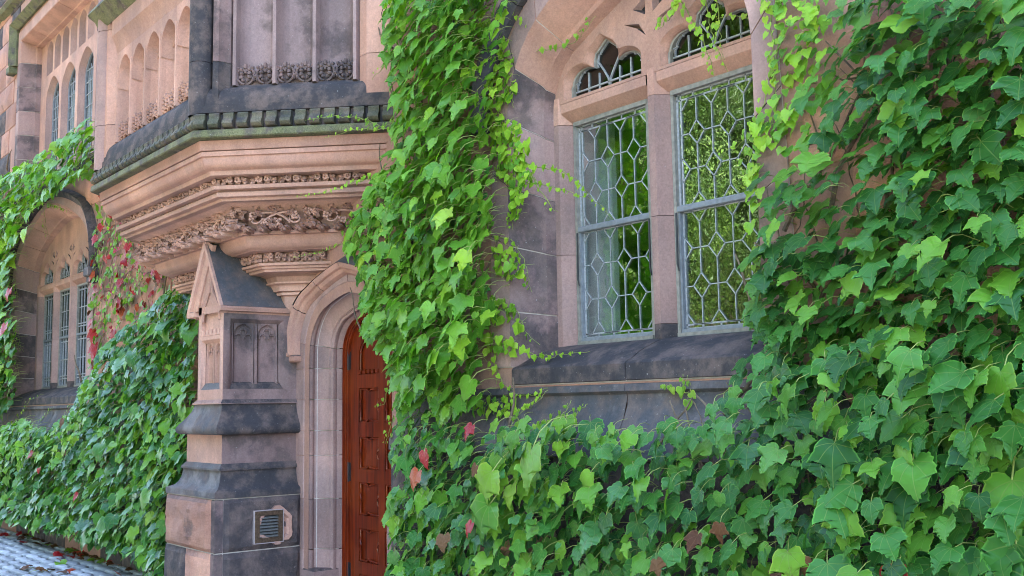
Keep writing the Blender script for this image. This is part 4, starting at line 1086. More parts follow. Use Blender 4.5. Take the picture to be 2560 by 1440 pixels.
for q in ((m_-.013, m_+.013), (sa+.028, sa+.036), (sb-.036, sb-.028)): mb.face([Tp(q[0], 0, pb+.03), Tp(q[1], 0, pb+.03), Tp(q[1], 0, pt-.03), Tp(q[0], 0, pt-.03)])
mb.build('panel_mullion', S, BT)
# front face with gable
W = .48; pk = (.17, 2.93)
mb = MB()
fa, fb = .06, .42
for q in ([(0, 1.768), (0, 2.42), (fa, 2.42), (fa, 1.768)], [(fb, 1.768), (fb, 2.42), (W, 2.42), (W, 1.768)], [(fa, 2.155), (fa, 2.185), (fb, 2.185), (fb, 2.155)]): mb.face([TFt(s, 0, z) for s, z in q])
fr = [(fa, 1.768), (fa, 2.155), (fb, 2.155), (fb, 1.768)]; fi = [(fa+.025, 1.82), (fa+.025, 2.13), (fb-.025, 2.13), (fb-.025, 1.82)]
for k in range(3): mb.face([TFt(fr[k][0], 0, fr[k][1]), TFt(fr[k+1][0], 0, fr[k+1][1]), TFt(fi[k+1][0], .028, fi[k+1][1]), TFt(fi[k][0], .028, fi[k][1])])
mb.face([TFt(fr[0][0], 0, fr[0][1]), TFt(fi[0][0], .03, fi[0][1]), TFt(fi[3][0], .03, fi[3][1]), TFt(fr[3][0], 0, fr[3][1])], 1)
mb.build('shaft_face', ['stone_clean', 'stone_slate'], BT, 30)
Tq = lambda s, d, z: TFt(s, .028+d, z); mm = (fa+fb)/2
trefoil_panel(Tq, fa+.03, mm-.012, 1.80, 2.13, 'trefoil_panel', 'stone_clean'); trefoil_panel(Tq, mm+.012, fb-.03, 1.80, 2.13, 'trefoil_panel', 'stone_clean')
mb = MB(); mb.face([Tq(mm-.013, 0, 1.80), Tq(mm+.013, 0, 1.80), Tq(mm+.013, 0, 2.13), Tq(mm-.013, 0, 2.13)]); mb.face([Tq(mm-.16, .024, 1.80), Tq(mm+.16, .024, 1.80), Tq(mm+.16, .024, 2.14), Tq(mm-.16, .024, 2.14)]); mb.build('panel_mullion', 'stone_clean', BT)
# miniature battlement band
mb = MB(); mb.face([TFt(fa, .03, 2.185), TFt(fb, .03, 2.185), TFt(fb, .03, 2.46), TFt(fa, .03, 2.46)])
for e_ in (fa, fb): mb.face([TFt(e_, 0, 2.185), TFt(e_, .03, 2.185), TFt(e_, .03, 2.46), TFt(e_, 0, 2.46)])
mb.face([TFt(fa, 0, 2.185), TFt(fb, 0, 2.185), TFt(fb, .03, 2.185), TFt(fa, .03, 2.185)])
for i in range(5): s = fa+.01+i*.072; mb.box(s, s+.042, .0, .03, 2.187, 2.235, T=lambda a, b, c: TFt(a, b, c)); mb.box(s-.012, s+.058, .004, .03, 2.187, 2.203, T=lambda a, b, c: TFt(a, b, c))
mb.build('battlement_band', 'stone_clean', BT, 30)
# gable front: outer raking mould, inner ogee
gx = lambda s: -8.11+s
gl, gr, gp = (-.155, 2.385), (.515, 2.40), (.17, 2.945)
yo = BY-.04
def rake(a, b, prof, name, mat):
    mb = MB(); dx, dz = b[0]-a[0], b[1]-a[1]; l = math.hypot(dx, dz); nx, nz = -dz/l, dx/l
    if nz < 0: nx, nz = -nx, -nz
    mb.grid([[(gx(p[0]+nx*o), y, p[1]+nz*o) for o, y in prof] for p in (a, b)]); mb.face([(gx(a[0]+nx*o), y, a[1]+nz*o) for o, y in prof]); mb.build(name, mat, BT, 30)
rp = [(-.10, BY+.03), (-.10, BY-.0), (-.075, BY-.012), (-.045, BY-.014), (-.04, BY-.036), (0, yo), (.004, yo+.02)]
rake(gl, gp, rp, 'gable_moulding', 'stone_clean'); rake(gp, gr, rp, 'gable_moulding', 'stone_clean')
mb = MB(); mb.face([TFt(-.06, .012, 2.42), TFt(W-.03, .012, 2.42), TFt(.17, .012, 2.86)])
mb.face([TFt(0, 0, 2.36), TFt(W, 0, 2.36), TFt(W, 0, 2.42), TFt(0, 0, 2.42)]); mb.build('gable_face', 'stone_clean', BT)
mb = MB()
for sg in (-1, 1):
    pts = [(.24+sg*.16, BY+.004, 2.30), (.24+sg*.155, BY+.004, 2.40), (.235+sg*.10, BY+.006, 2.47), (.225+sg*.035, BY+.006, 2.53), (.205+sg*.012, BY+.006, 2.64), (.19, BY+.006, 2.74)]
    mb.tube([(gx(a), b, c) for a, b, c in pts], [.016, .016, .014, .014, .011, .006], 6)
mb.blob((gx(.20), BY, 2.76), .016, 6, 4); mb.build('ogee_moulding', 'stone_clean', BT, 50)
mb = MB(); mb.face([(gx(gl[0]), yo+.01, 2.386), (gx(.02), yo+.01, 2.386), (gx(.02), .02, 2.386), (gx(gl[0]), .02, 2.386)]); mb.face([TFt(-.10, .02, 2.38), TFt(W, .02, 2.38), TFt(W*.8, .02, 2.5), TFt(.17, .02, 2.88), TFt(-.06, .02, 2.5)])
mb.face([(-8.11, BY, 1.76), (-8.11, .02, 1.76), (-8.11, .02, 2.39), (-8.11, BY, 2.39)]); mb.build('gable_soffit', 'stone', BT)
mb = MB(); mb.face([TFt(-.15, .027, 2.345), TFt(W+.02, .027, 2.345), TFt(W-.05, .027, 2.50), TFt(-.09, .027, 2.50)]); mb.build('gable_back', 'stone_clean', BT)
mb = MB(); mb.box(gx(-.165), gx(.0), BY-.036, .02, 2.345, 2.392, ch=.006); mb.build('kneeler', 'stone_clean', BT)
# roof slopes running back into the corbel
mb = MB(); yb = .02
for e, nm in ((gl, 0), (gr, 1)):
    r0 = [(gx(e[0]), yo, e[1]), (gx(gp[0]), yo, gp[1])]; r1 = [(gx(e[0]), yb, e[1]), (gx(gp[0]), yb, gp[1])]
    mb.face([r0[0], r0[1], r1[1], r1[0]])
mb.build('gable_roof', 'stone_slate', BT)
mb = MB(); xe = gx(gr[0]); pr = [(xe, 2.398), (xe+.004, 2.385), (xe-.004, 2.362), (xe-.03, 2.358), (BX, 2.345)]
mb.grid([[(x, y, z) for x, z in pr] for y in (yo, .02)]); mb.face([(x, yo, z) for x, z in pr]+[(BX-.1, yo, 2.40)]); mb.build('eave_moulding', 'stone', BT, 30)

# ------------------------------------------------------------------ doorway and door
DW = empty('doorway', BLD); DW['label'] = 'moulded pointed doorway of mauve sandstone'
def dpath(hw, rise, r1, zs=2.03, z0=.02): return arch_path(hw, z0, zs, rise, r1, 10, .012, DXC)
base = dpath(.62, .45, .40)
jz = [.52, .90, 1.23, 1.42, 1.66, 1.90, 2.08]
LB = path_len(base); brk = sorted(jz+[LB/2]+[LB-q for q in jz])
prof = [(.20, -.004), (.062, -.006), (.055, .0), (.045, .012), (.03, .014), (.018, .02), (.010, .008), (.0, .004), (-.012, .014), (-.014, .03), (-.008, .045), (.006, .06), (.0, .08), (-.035, .115), (-.075, .135), (-.09, .138), (-.095, .15), (-.106, .145), (-.118, .155), (-.12, .175), (-.112, .19), (-.118, .20), (-.125, .24), (-.125, .30)]
stones_along(base, prof, brk, ['stone_grey'], DW, 'jamb_stone', .0025, 40)
mb = MB(); sweep(mb, base, [(.205, .004), (.07, .004), (.03, .024), (.012, .06), (-.03, .125), (-.10, .16), (-.115, .21)], caps=False); mb.build('mortar_bed', 'mortar', DW)
# stopped bases of the jamb mouldings
for s in (-1, 1):
    mb = MB(); x = DXC+s*.62
    mb.box(min(x-s*.12, x+s*.08), max(x-s*.12, x+s*.08), -.008, .24, 0, .40, ch=.012)
    mb.build('jamb_base', 'stone_grey', DW)
# right-hand plinth offset that shows beside the door
mb = MB(); mb.box(-6.13, -6.06, -.10, .02, 0, .86, ch=.01); mb.build('plinth_return', 'stone_grey', DW)
# hood mould with returned stops
hp = arch_path(.80, 2.03, 2.10, .55, .42, 10, .015, DXC); hb = [path_len(hp)*t for t in (.17, .33, .5, .67, .83)]
stones_along(hp, [(-.055, .0), (-.055, -.012), (-.04, -.04), (-.015, -.055), (-.008, -.075), (.0, -.08), (.028, -.09), (.034, -.084), (.038, .0)], hb, 'stone', DW, 'hood_stone', .004)
hp2 = arch_path(.842, 2.30, 2.12, .565, .43, 10, .015, DXC, legs=False)
mb = MB(); sweep(mb, hp2[6:-6], [(-.004, -.092), (.012, -.06), (.06, .0)]); mb.build('hood_weathering', 'stone_slate', DW, 40)
for s in (-1, 1):
    x = DXC+s*.80; mb = MB(); mb.box(min(x-s*.075, x+s*.065), max(x-s*.075, x+s*.065), -.07, 0, 1.975, 2.033, ch=.012); mb.box(min(x+s*.0, x+s*.085), max(x+s*.0, x+s*.085), -.095, 0, 2.02, 2.055, ch=.008); mb.build('hood_stop', 'stone', DW)
# door leaf
DR = empty('door', BLD); DR['label'] = 'varnished red-brown wooden door with small Gothic panels'
dy = .285
fp = arch_path(.505, .02, 2.01, .345, .32, 10, .012, DXC)
mb = MB(); sweep(mb, fp, [(.02, .235), (-.012, .232), (-.016, .25), (-.028, .252), (-.03, .262), (-.04, .264), (-.042, .30)]); mb.build('door_frame', 'wood', DR, 30)
dp = arch_path(.47, .03, 2.0, .325, .30, 10, .012, DXC)
cols = [(-.33, -.045), (.045, .33)]
rows_z = [(.10, .36), (.455, .70), (.80, 1.045), (1.145, 1.39), (1.50, 1.76)]
holes_d = [rect_loop(DXC+a, DXC+b, z0, z1) for a, b in cols for z0, z1 in rows_z]
topz = 1.865
holes_t = []
for a, b in cols:
    c = DXC+(a+b)/2; holes_t.append(arch_path((b-a)/2, topz, 2.02, .13, .11, 6, .004, c))
poly_holes(dp, holes_d+holes_t, dy, 'door_leaf', 'wood', DR, .03)
def panel_part(loop, z0, z1, a, b, arched):
    cx = DXC+(a+b)/2
    mb = MB(); mb.face([(p[0], dy+.024, p[1]) for p in loop]); mb.build('door_panel', 'wood', DR)
    # cusped cover mould: rounded beads with a kick in the middle of each side
    mb = MB(); r = .0085
    X0, X1 = DXC+a+.008, DXC+b-.008; zm = (z0+z1)/2; k = .017
    if not arched:
        for xx, sg in ((X0, 1), (X1, -1)):
            mb.tube([(xx, dy+.012, z0+.006), (xx, dy+.012, zm-.05), (xx+sg*.004, dy+.006, zm-.03), (xx+sg*k, dy+.002, zm), (xx+sg*.004, dy+.006, zm+.03), (xx, dy+.012, zm+.05), (xx, dy+.012, z1-.006)], [r, r, r*1.1, r*.5, r*1.1, r, r], 6)
        for zz, sg in ((z0+.008, 1), (z1-.008, -1)):
            mb.tube([(X0, dy+.012, zz), (cx-.05, dy+.012, zz), (cx-.03, dy+.006, zz+sg*.004), (cx, dy+.002, zz+sg*k), (cx+.03, dy+.006, zz+sg*.004), (cx+.05, dy+.012, zz), (X1, dy+.012, zz)], [r, r, r*1.1, r*.5, r*1.1, r, r], 6)
    else:
        ins = [(cx+(p[0]-cx)*.94, dy+.012, p[1]-.006 if p[1] > z0+.02 else p[1]+.01) for p in loop]; mb.tube(ins, r, 6)
        for i in range(5):
            xx = X0+.012+i*(X1-X0-.024)/4; mb.box(xx-.019, xx+.019, dy-.006, dy+.022, z0+.004, z0+.036, ch=.004)
    mb.build('panel_mould', 'wood', DR, 40)
for (a, b), ht in zip(cols, holes_t):
    for z0, z1 in rows_z: panel_part(rect_loop(DXC+a, DXC+b, z0, z1), z0, z1, a, b, False)
    panel_part(ht, topz, 2.02, a, b, True)
for zz in (.36, 1.12, 1.98):
    mb = MB(); mb.tube([(DXC-.474, dy-.012, zz-.075), (DXC-.474, dy-.012, zz+.075)], .012, 8); mb.box(DXC-.475, DXC-.455, dy-.006, dy+.002, zz-.07, zz+.07); mb.build('hinge', 'black_iron', DR, 40)
mb = MB(); mb.box(DXC-.6, DXC+.6, -.05, .4, -.02, .02); mb.build('threshold', 'stone_grey', DW)


# ------------------------------------------------------------------ ivy
HALF = {'lobed': [(0, 0), (.07, .11), (.22, .17), (.38, .12), (.49, -.02), (.57, -.20), (.68, -.44), (.55, -.44), (.45, -.46), (.36, -.52), (.33, -.64), (.23, -.82), (.09, -.98), (0, -1.10)],
        'broad': [(0, 0), (.08, .12), (.26, .19), (.44, .12), (.56, -.04), (.59, -.22), (.63, -.44), (.52, -.48), (.44, -.53), (.37, -.62), (.28, -.76), (.12, -.92), (0, -1.03)],
        'sharp': [(0, 0), (.06, .09), (.20, .14), (.36, .07), (.47, -.12), (.58, -.34), (.72, -.58), (.54, -.53), (.42, -.51), (.33, -.54), (.29, -.68), (.20, -.90), (.08, -1.06), (0, -1.22)],
        'heart': [(0, 0), (.10, .10), (.26, .14), (.40, .06), (.47, -.12), (.43, -.34), (.32, -.56), (.18, -.76), (0, -.95)]}
def toothed(H_):
    out = [H_[0]]
    for (x0, y0), (x1, y1) in zip(H_, H_[1:]):
        if len(out) > 2 and math.hypot(x1-x0, y1-y0) > .13:
            dx, dy = x1-x0, y1-y0; l = math.hypot(dx, dy); nx, ny = -dy/l, dx/l
            if nx*x0 < 0 and abs(nx) > .2: nx, ny = -nx, -ny
            out += [(x0+dx*.42+nx*.022, y0+dy*.42+ny*.022), (x0+dx*.55-nx*.008, y0+dy*.55-ny*.008)]
        out.append((x1, y1))
    return out
def leaf_geo(kind, seed, fold=.22, curl=.18, petiole=0.0, fine=True):
    """verts, faces, mats, uvs of one unit leaf: stalk at the origin, tip towards -y, upper side +z"""
    r = random.Random(seed); H_ = HALF[kind]; V = []; Fc = []; Mi = []; UV = []; ED = []; H_ = toothed(H_) if fine else H_; n = len(H_)-1; tip = H_[-1][1]
    ph = r.uniform(0, 6)
    def add(x, y, off=0.0, e=0.0):
        zz = fold*math.sqrt(x*x+.006)-curl*(y*y)*(.8 if y < 0 else 1)-1.1*fold*x*x+.035*math.sin(6*x+ph+4*y)+off
        V.append((x, y, zz)); UV.append((x*.6+.5, y*.6+.62)); ED.append(e); return len(V)-1
    asym = r.uniform(-.10, .10); wsc = r.uniform(.88, 1.12)
    my = [tip*(i/n)**.9 for i in range(n+1)]
    mids = [add(0, y) for y in my]
    for sg in (-1, 1):
        out = [mids[0]]; inn = [mids[0]]
        for i in range(1, n):
            x, y = H_[i]; x = sg*(x*(1+sg*asym)*wsc+r.uniform(-.03, .03)); y += r.uniform(-.03, .03)
            out.append(add(x, y, r.uniform(-.02, .02), 1.0)); inn.append(add(x*.5, (y+my[i])*.5) if fine else mids[i])
        out.append(mids[n]); inn.append(mids[n])
        for a_, b_ in ((out, inn), (inn, mids)) if fine else ((out, mids),):
            for i in range(n):
                f = [a_[i], a_[i+1], b_[i+1], b_[i]]; g = []
                for q in f:
                    if q not in g: g.append(q)
                if len(g) > 2: Fc.append(tuple(g if sg < 0 else g[::-1])); Mi.append(0)
    if petiole:
        pts = [Vector((0, 0, 0)), Vector((0, petiole*.45, -petiole*.10)), Vector((r.uniform(-.1, .1), petiole*.8, -petiole*.38)), Vector((r.uniform(-.2, .2), petiole, -petiole*.75))]
        b = len(V)
        for p in pts:
            for k in range(3): a = 2.094*k; V.append((p.x+.018*math.cos(a), p.y+.008*math.sin(a), p.z+.018*math.sin(a))); UV.append((.9, .9)); ED.append(0.0)
        for i in range(3):
            for k in range(3): k2 = (k+1) % 3; Fc.append((b+i*3+k, b+i*3+k2, b+i*3+3+k2, b+i*3+3+k)); Mi.append(1)
    ED[mids[0]] = .9; ED[mids[n]] = 1.0
    return V, Fc, Mi, UV, ED
GEO = {}; GLO = {}
for kd in HALF:
    for sdx in range(8):
        for G_, fn in ((GEO, True), (GLO, False)): G_[(kd, sdx)] = leaf_geo(kd, sdx*7+len(kd), .08+.07*((sdx*5) % 8), .05+.07*((sdx*3) % 7), 1.0 if kd != 'heart' else .4, fn)
_LM = {}
def leaf_mesh(kd, sdx, mat):
    k = (kd, sdx, mat)
    if k not in _LM:
        mb = MB(); mb.v, mb.f, mb.mi, mb.uv, mb.edge = [list(q) for q in GEO[(kd, sdx)]]; me = mb.mesh('leaf', [mat, 'petiole'])
        me.polygons.foreach_set('use_smooth', [True]*len(me.polygons)); _LM[k] = me
    return _LM[k]
def leaf_matrix(p, normal, roll, size):
    n = Vector(normal).normalized(); dn = Vector((0, 0, -1)); t = dn-n*dn.dot(n)
    t = t.normalized() if t.length > 1e-3 else Vector((1, 0, 0))
    t = Matrix.Rotation(roll, 3, n) @ t; yv = -t; xv = yv.cross(n)
    return Matrix(((xv.x*size, yv.x*size, n.x*size, p[0]), (xv.y*size, yv.y*size, n.y*size, p[1]), (xv.z*size, yv.z*size, n.z*size, p[2]), (0, 0, 0, 1)))
class Ivy:
    def __init__(s, name, label): s.o = empty(name); tag(s.o, label, 'ivy'); s.L = []
    def leaf(s, p, size, normal, roll, mat, kd, sdx): s.L.append((Vector(p), size, normal, roll, mat, kd, sdx))
    def finish(s, single=300):
        s.L.sort(key=lambda t: -t[1]/max(.5, (t[0]-CAM).length))
        def inview(t):
            q = cam_px(t[0]); return q and -40 < q[0] < 2600 and -40 < q[1] < 1480
        vis = [t for t in s.L if inview(t)][:single]; ids = set(id(t) for t in vis)
        for t in vis:
            o = link('leaf', leaf_mesh(t[5], t[6], t[4]), s.o); o.matrix_world = leaf_matrix(t[0], t[2], t[3], t[1])
        mats = []; MBs = MB(); MBs.uv = []; MBs.edge = []
        for t in s.L:
            if id(t) in ids: continue
            for mname in (t[4], 'petiole'):
                if mname not in mats: mats.append(mname)
            V, Fc, Mi, UV, ED = (GEO if t[1]/(t[0]-CAM).length > .012 else GLO)[(t[5], t[6])]; mx = leaf_matrix(t[0], t[2], t[3], t[1]); b = len(MBs.v)
            MBs.v += [tuple(mx @ Vector(v)) for v in V]; MBs.uv += UV; MBs.edge += ED
            for f, m in zip(Fc, Mi): MBs.f.append(tuple(b+i for i in f)); MBs.mi.append(mats.index('petiole') if m else mats.index(t[4]))
        if MBs.v:
            me = MBs.mesh('foliage', mats); me.polygons.foreach_set('use_smooth', [True]*len(me.polygons)); tag(link('foliage', me, s.o), kind='stuff')
def inpoly(x, y, P):
    c = False; j = len(P)-1
    for i in range(len(P)):
        if (P[i][1] > y) != (P[j][1] > y) and x < (P[j][0]-P[i][0])*(y-P[i][1])/(P[j][1]-P[i][1])+P[i][0]: c = not c
        j = i
    return c
def scatter(ivy, poly_px, spacing, size, off, mats, kinds, seed, lean=(0, 0), tilt=(.15, .95), roll=.45, keep=None, bulge=None):
    """leaves spread evenly over a patch of wall (patch outline surveyed from the photograph)"""
    r = random.Random(seed); P = [at(u, v) for u, v in poly_px]; P = [(p.x, p.z) for p in P]
    x0, x1 = min(p[0] for p in P), max(p[0] for p in P); z0, z1 = min(p[1] for p in P), max(p[1] for p in P)
    x = x0
    n = 0
    while x < x1:
        z = z0
        while z < z1:
            px, pz = x+r.uniform(-.6, .6)*spacing, z+r.uniform(-.6, .6)*spacing; z += spacing
            if not inpoly(px, pz, P): continue
            if keep and r.random() > keep(px, pz): continue
            o = r.uniform(*off)
            if bulge: o += bulge(px, pz)
            q = Vector((px, 0, pz)); q = CAM+(q-CAM)*((CAM_D-o)/CAM_D)      # same spot of the patch, standing off the wall
            if q.z < .03: q.z = .03+r.uniform(0, .05)
            t = r.uniform(*tilt); nrm = (lean[0]+r.gauss(0, .33), -1+r.gauss(0, .15), t+lean[1]+r.gauss(0, .15))
            sz = size*r.uniform(.62, 1.22) if r.random() < .8 else size*r.uniform(.38, .7)
            m = r.choices([a for a, b in mats], [b for a, b in mats])[0]; k = r.choices([a for a, b in kinds], [b for a, b in kinds])[0]
            ivy.leaf(q, sz, nrm, r.gauss(0, roll), m, k, r.randrange(8)); n += 1
        x += spacing
    return n
KB = [('lobed', 4), ('broad', 3), ('sharp', 3)]; KS = [('heart', 8), ('broad', 1)]
def stems(ivy, poly_px, n, seed, y=-.03, rmax=.012, ang=(60, 120)):
    r = random.Random(seed); P = [at(u, v) for u, v in poly_px]; P = [(p.x, p.z) for p in P]; xs = [p[0] for p in P]; zs = [p[1] for p in P]
    for i in range(n):
        for _ in range(60):
            x, z = r.uniform(min(xs), max(xs)), r.uniform(min(zs), max(zs))
            if inpoly(x, z, P): break
        a = rad(r.uniform(*ang)); pts = []; l = r.randint(10, 26)
        for k in range(l):
            pts.append((x, y-.012*math.sin(k*.7+i)-.01*r.random(), z)); a += r.gauss(0, .22); a += (math.pi/2-a)*.05; x += .075*math.cos(a); z += .075*math.sin(a)
            if not inpoly(x, z, P) and k > 4: break
        R_ = r.uniform(.35, 1)*rmax; mb = MB(); mb.tube(pts, [R_*(1-.7*k/len(pts)) for k in range(len(pts))], 5); mb.build('stem', 'vine', ivy.o)
def runner(ivy, pts_px, y0, lsize, n, seed, mat='leaf_young', y1=None, taper=.35, wig=.012):
    """young shoot creeping along the stone, small leaves alternating along it, smallest at the tip"""
    r = random.Random(seed); y1 = y0 if y1 is None else y1; K_ = len(pts_px); pts = []
    for i in range(K_-1):
        for k in range(5):
            t = (i+k/5)/(K_-1); u = pts_px[i][0]+(pts_px[i+1][0]-pts_px[i][0])*k/5; v = pts_px[i][1]+(pts_px[i+1][1]-pts_px[i][1])*k/5
            p = at(u, v, y0+(y1-y0)*t); pts.append(p+Vector((r.gauss(0, wig*.4), -abs(r.gauss(0, wig*.6)), r.gauss(0, wig*.4))))
    pts.append(at(*pts_px[-1], y1))
    mb = MB(); L_ = len(pts); mb.tube(pts, [.0034*(1-.6*i/L_) for i in range(L_)], 4); mb.build('runner', 'vine_green', ivy.o)
    for i in range(n):
        t = (i+.3)/n*.97; k = t*(L_-1); a = int(k); p = pts[a].lerp(pts[min(a+1, L_-1)], k-a); s = lsize*(1-(1-taper)*t)*r.uniform(.7, 1.15)
        side = 1 if i % 2 else -1
        nrm = (r.gauss(0, .3), -1, r.uniform(.0, .6)); ivy.leaf(p+Vector((side*.25*s, -.02-.012*r.random(), r.uniform(-.1, .5)*s)), s, nrm, side*r.uniform(-.2, .8), mat, 'heart', r.randrange(4))

# --- big dark ivy covering the wall right of the window
A = Ivy('climbing_ivy', 'large-leaved dark green ivy covering the wall right of the leaded window')
PA = [(2060, 60), (2110, -60), (2700, -60), (2700, 1000), (1990, 980), (1900, 900), (1885, 780), (1890, 640), (1905, 560), (1920, 450), (2040, 360), (2075, 200)]
dA = lambda x, z: .58 if (x < -2.5 and z > 2.3) else 1.0
scatter(A, PA, .062, .092, (.06, .16), [('leaf_dark', 7), ('leaf_low', 2), ('leaf_mid', 1)], KB, 1, (-.3, .15), (.3, 1.4), keep=lambda x, z: .85*dA(x, z))
scatter(A, PA, .066, .100, (.14, .32), [('leaf_dark', 7), ('leaf_mid', 2), ('leaf_low', 1)], KB, 2, (-.25, .2), (.4, 1.6), keep=lambda x, z: .8*dA(x, z))
PA2 = [(2150, -60), (2700, -60), (2700, 900), (2100, 900), (2250, 500)]
scatter(A, PA2, .074, .106, (.25, .42), [('leaf_dark', 6), ('leaf_mid', 3)], KB, 3, (-.15, .15), (.35, 1.5), keep=lambda x, z: .8)
# leaves that reach out over the edge of the glass
for (u, v, s) in [(1900, 445, .13), (1930, 560, .14), (1880, 640, .14), (1940, 650, .13), (1865, 900, .12), (1850, 935, .11), (1905, 760, .14), (1950, 820, .15), (1930, 490, .12), (1890, 700, .12), (1985, 470, .13), (2010, 240, .13), (2090, 250, .14)]:
    A.leaf(at(u, v, -.16), s*.85, (-.45, -1, 1.2), .5, 'leaf_dark', 'lobed', int(u) % 4)
stems(A, PA, 26, 4, -.035, .013)
PAy = [(1900, -40), (2030, -40), (2050, 120), (2000, 280), (1960, 340), (1915, 420), (1900, 560), (1875, 560), (1872, 440), (1885, 330), (1925, 210), (1935, 100)]
scatter(A, PAy, .042, .062, (.02, .09), [('leaf_young', 5), ('leaf_mid', 3), ('leaf_lime', 3)], KS, 5, (-.1, .1), keep=lambda x, z: .9)
scatter(A, [(1960, -40), (2110, -40), (2080, 200), (2040, 360), (1960, 430), (1930, 330), (1990, 200)], .052, .075, (.03, .12), [('leaf_young', 3), ('leaf_mid', 5), ('leaf_lime', 2)], KS+[('lobed', 4)], 6, (-.1, .1), keep=lambda x, z: .7)
for i, (pts, n, s) in enumerate([([(1925, 0), (1935, 120), (1945, 260), (1900, 380), (1880, 480)], 22, .055), ([(1960, 60), (1930, 200), (1900, 300), (1850, 360), (1790, 395)], 16, .05), ([(1760, -20), (1775, 60), (1790, 110), (1820, 180)], 12, .045), ([(1690, -20), (1740, 60), (1760, 90), (1782, 165), (1784, 190)], 24, .05), ([(1700, 10), (1680, 45), (1660, 62), (1645, 75)], 12, .05), ([(1790, -20), (1800, 50), (1805, 100), (1812, 150)], 14, .045), ([(1905, 60), (1870, 45), (1830, 40), (1790, 48)], 8, .04), ([(1890, 330), (1870, 430), (1885, 520)], 10, .05), ([(1905, 620), (1900, 700), (1895, 800)], 12, .05), ([(1720, 985), (1680, 970), (1665, 965)], 7, .05), ([(1740, 1010), (1722, 960), (1718, 940)], 7, .05)]):
    runner(A, pts, -.02 if i in (0, 1, 7, 8, 9, 10) else .22, s, n, 40+i, 'leaf_young' if i < 7 else 'leaf_lime')
A.finish()

# --- the column of bright ivy between door and window
B = Ivy('climbing_ivy', 'bright green ivy column hanging between the red door and the window')
PB = [(955, -60), (1210, -60), (1212, 60), (1185, 150), (1178, 330), (1225, 430), (1238, 560), (1210, 640), (1235, 760), (1195, 880), (1205, 985), (1150, 1040), (1010, 1065), (990, 1000), (968, 880), (920, 850), (900, 745), (905, 690), (872, 600), (890, 540), (945, 430), (988, 330), (993, 260), (965, 150)]
kd = lambda x, z: 1.0
scatter(B, PB, .070, .098, (.05, .16), [('leaf_dark', 3), ('leaf_mid', 6)], KB, 11, (-.05, .1), (.2, 1.0), .35, keep=lambda x, z: .8)
scatter(B, PB, .070, .106, (.16, .32), [('leaf_mid', 9), ('leaf_young', .3)], KB, 12, (-.1, .1), (.25, 1.0), .3, keep=lambda x, z: .85)
PB2 = [(960, -60), (1150, -60), (1160, 330), (1190, 450), (1190, 640), (1150, 900), (1010, 1000), (975, 860), (930, 800), (930, 560), (990, 430), (1000, 200)]
scatter(B, PB2, .080, .112, (.30, .46), [('leaf_mid', 8), ('leaf_young', .6)], KB, 13, (-.15, .1), (.3, 1.0), .3, keep=lambda x, z: .85)
stems(B, PB, 16, 14, -.04, .014)
scatter(B, [(1170, -60), (1275, -60), (1255, 60), (1240, 160), (1225, 340), (1170, 340)], .062, .085, (.13, .24), [('leaf_mid', 7), ('leaf_young', 3)], KB, 15, (-.05, .1), (.2, 1.0), .35, keep=lambda x, z: .8)
for q, (pl, sp, sz, kp) in enumerate([([(1195, 60), (1250, 20), (1290, 180), (1282, 250), (1225, 300), (1188, 290), (1195, 150)], .034, .058, .85), ([(1222, 290), (1290, 300), (1320, 360), (1325, 450), (1300, 540), (1285, 560), (1275, 450), (1235, 420)], .030, .056, .95),
        ([(1225, 610), (1280, 625), (1310, 660), (1318, 715), (1290, 700), (1240, 680)], .032, .055, .9), ([(1200, 740), (1270, 755), (1305, 790), (1310, 820), (1260, 800), (1205, 790)], .034, .055, .8), ([(1198, 830), (1260, 840), (1290, 855), (1300, 880), (1220, 880)], .032, .055, .95), ([(1190, 995), (1270, 985), (1300, 1005), (1250, 1035), (1190, 1030)], .032, .05, .9),
        ([(850, 560), (905, 500), (900, 640), (860, 600)], .04, .05, .7)]):
    scatter(B, pl, sp, sz, (.015, .07), [('leaf_young', 7), ('leaf_mid', 2)], KS, 50+q, (0, 0), (.1, .7), .6, keep=lambda x, z, k=kp: k)
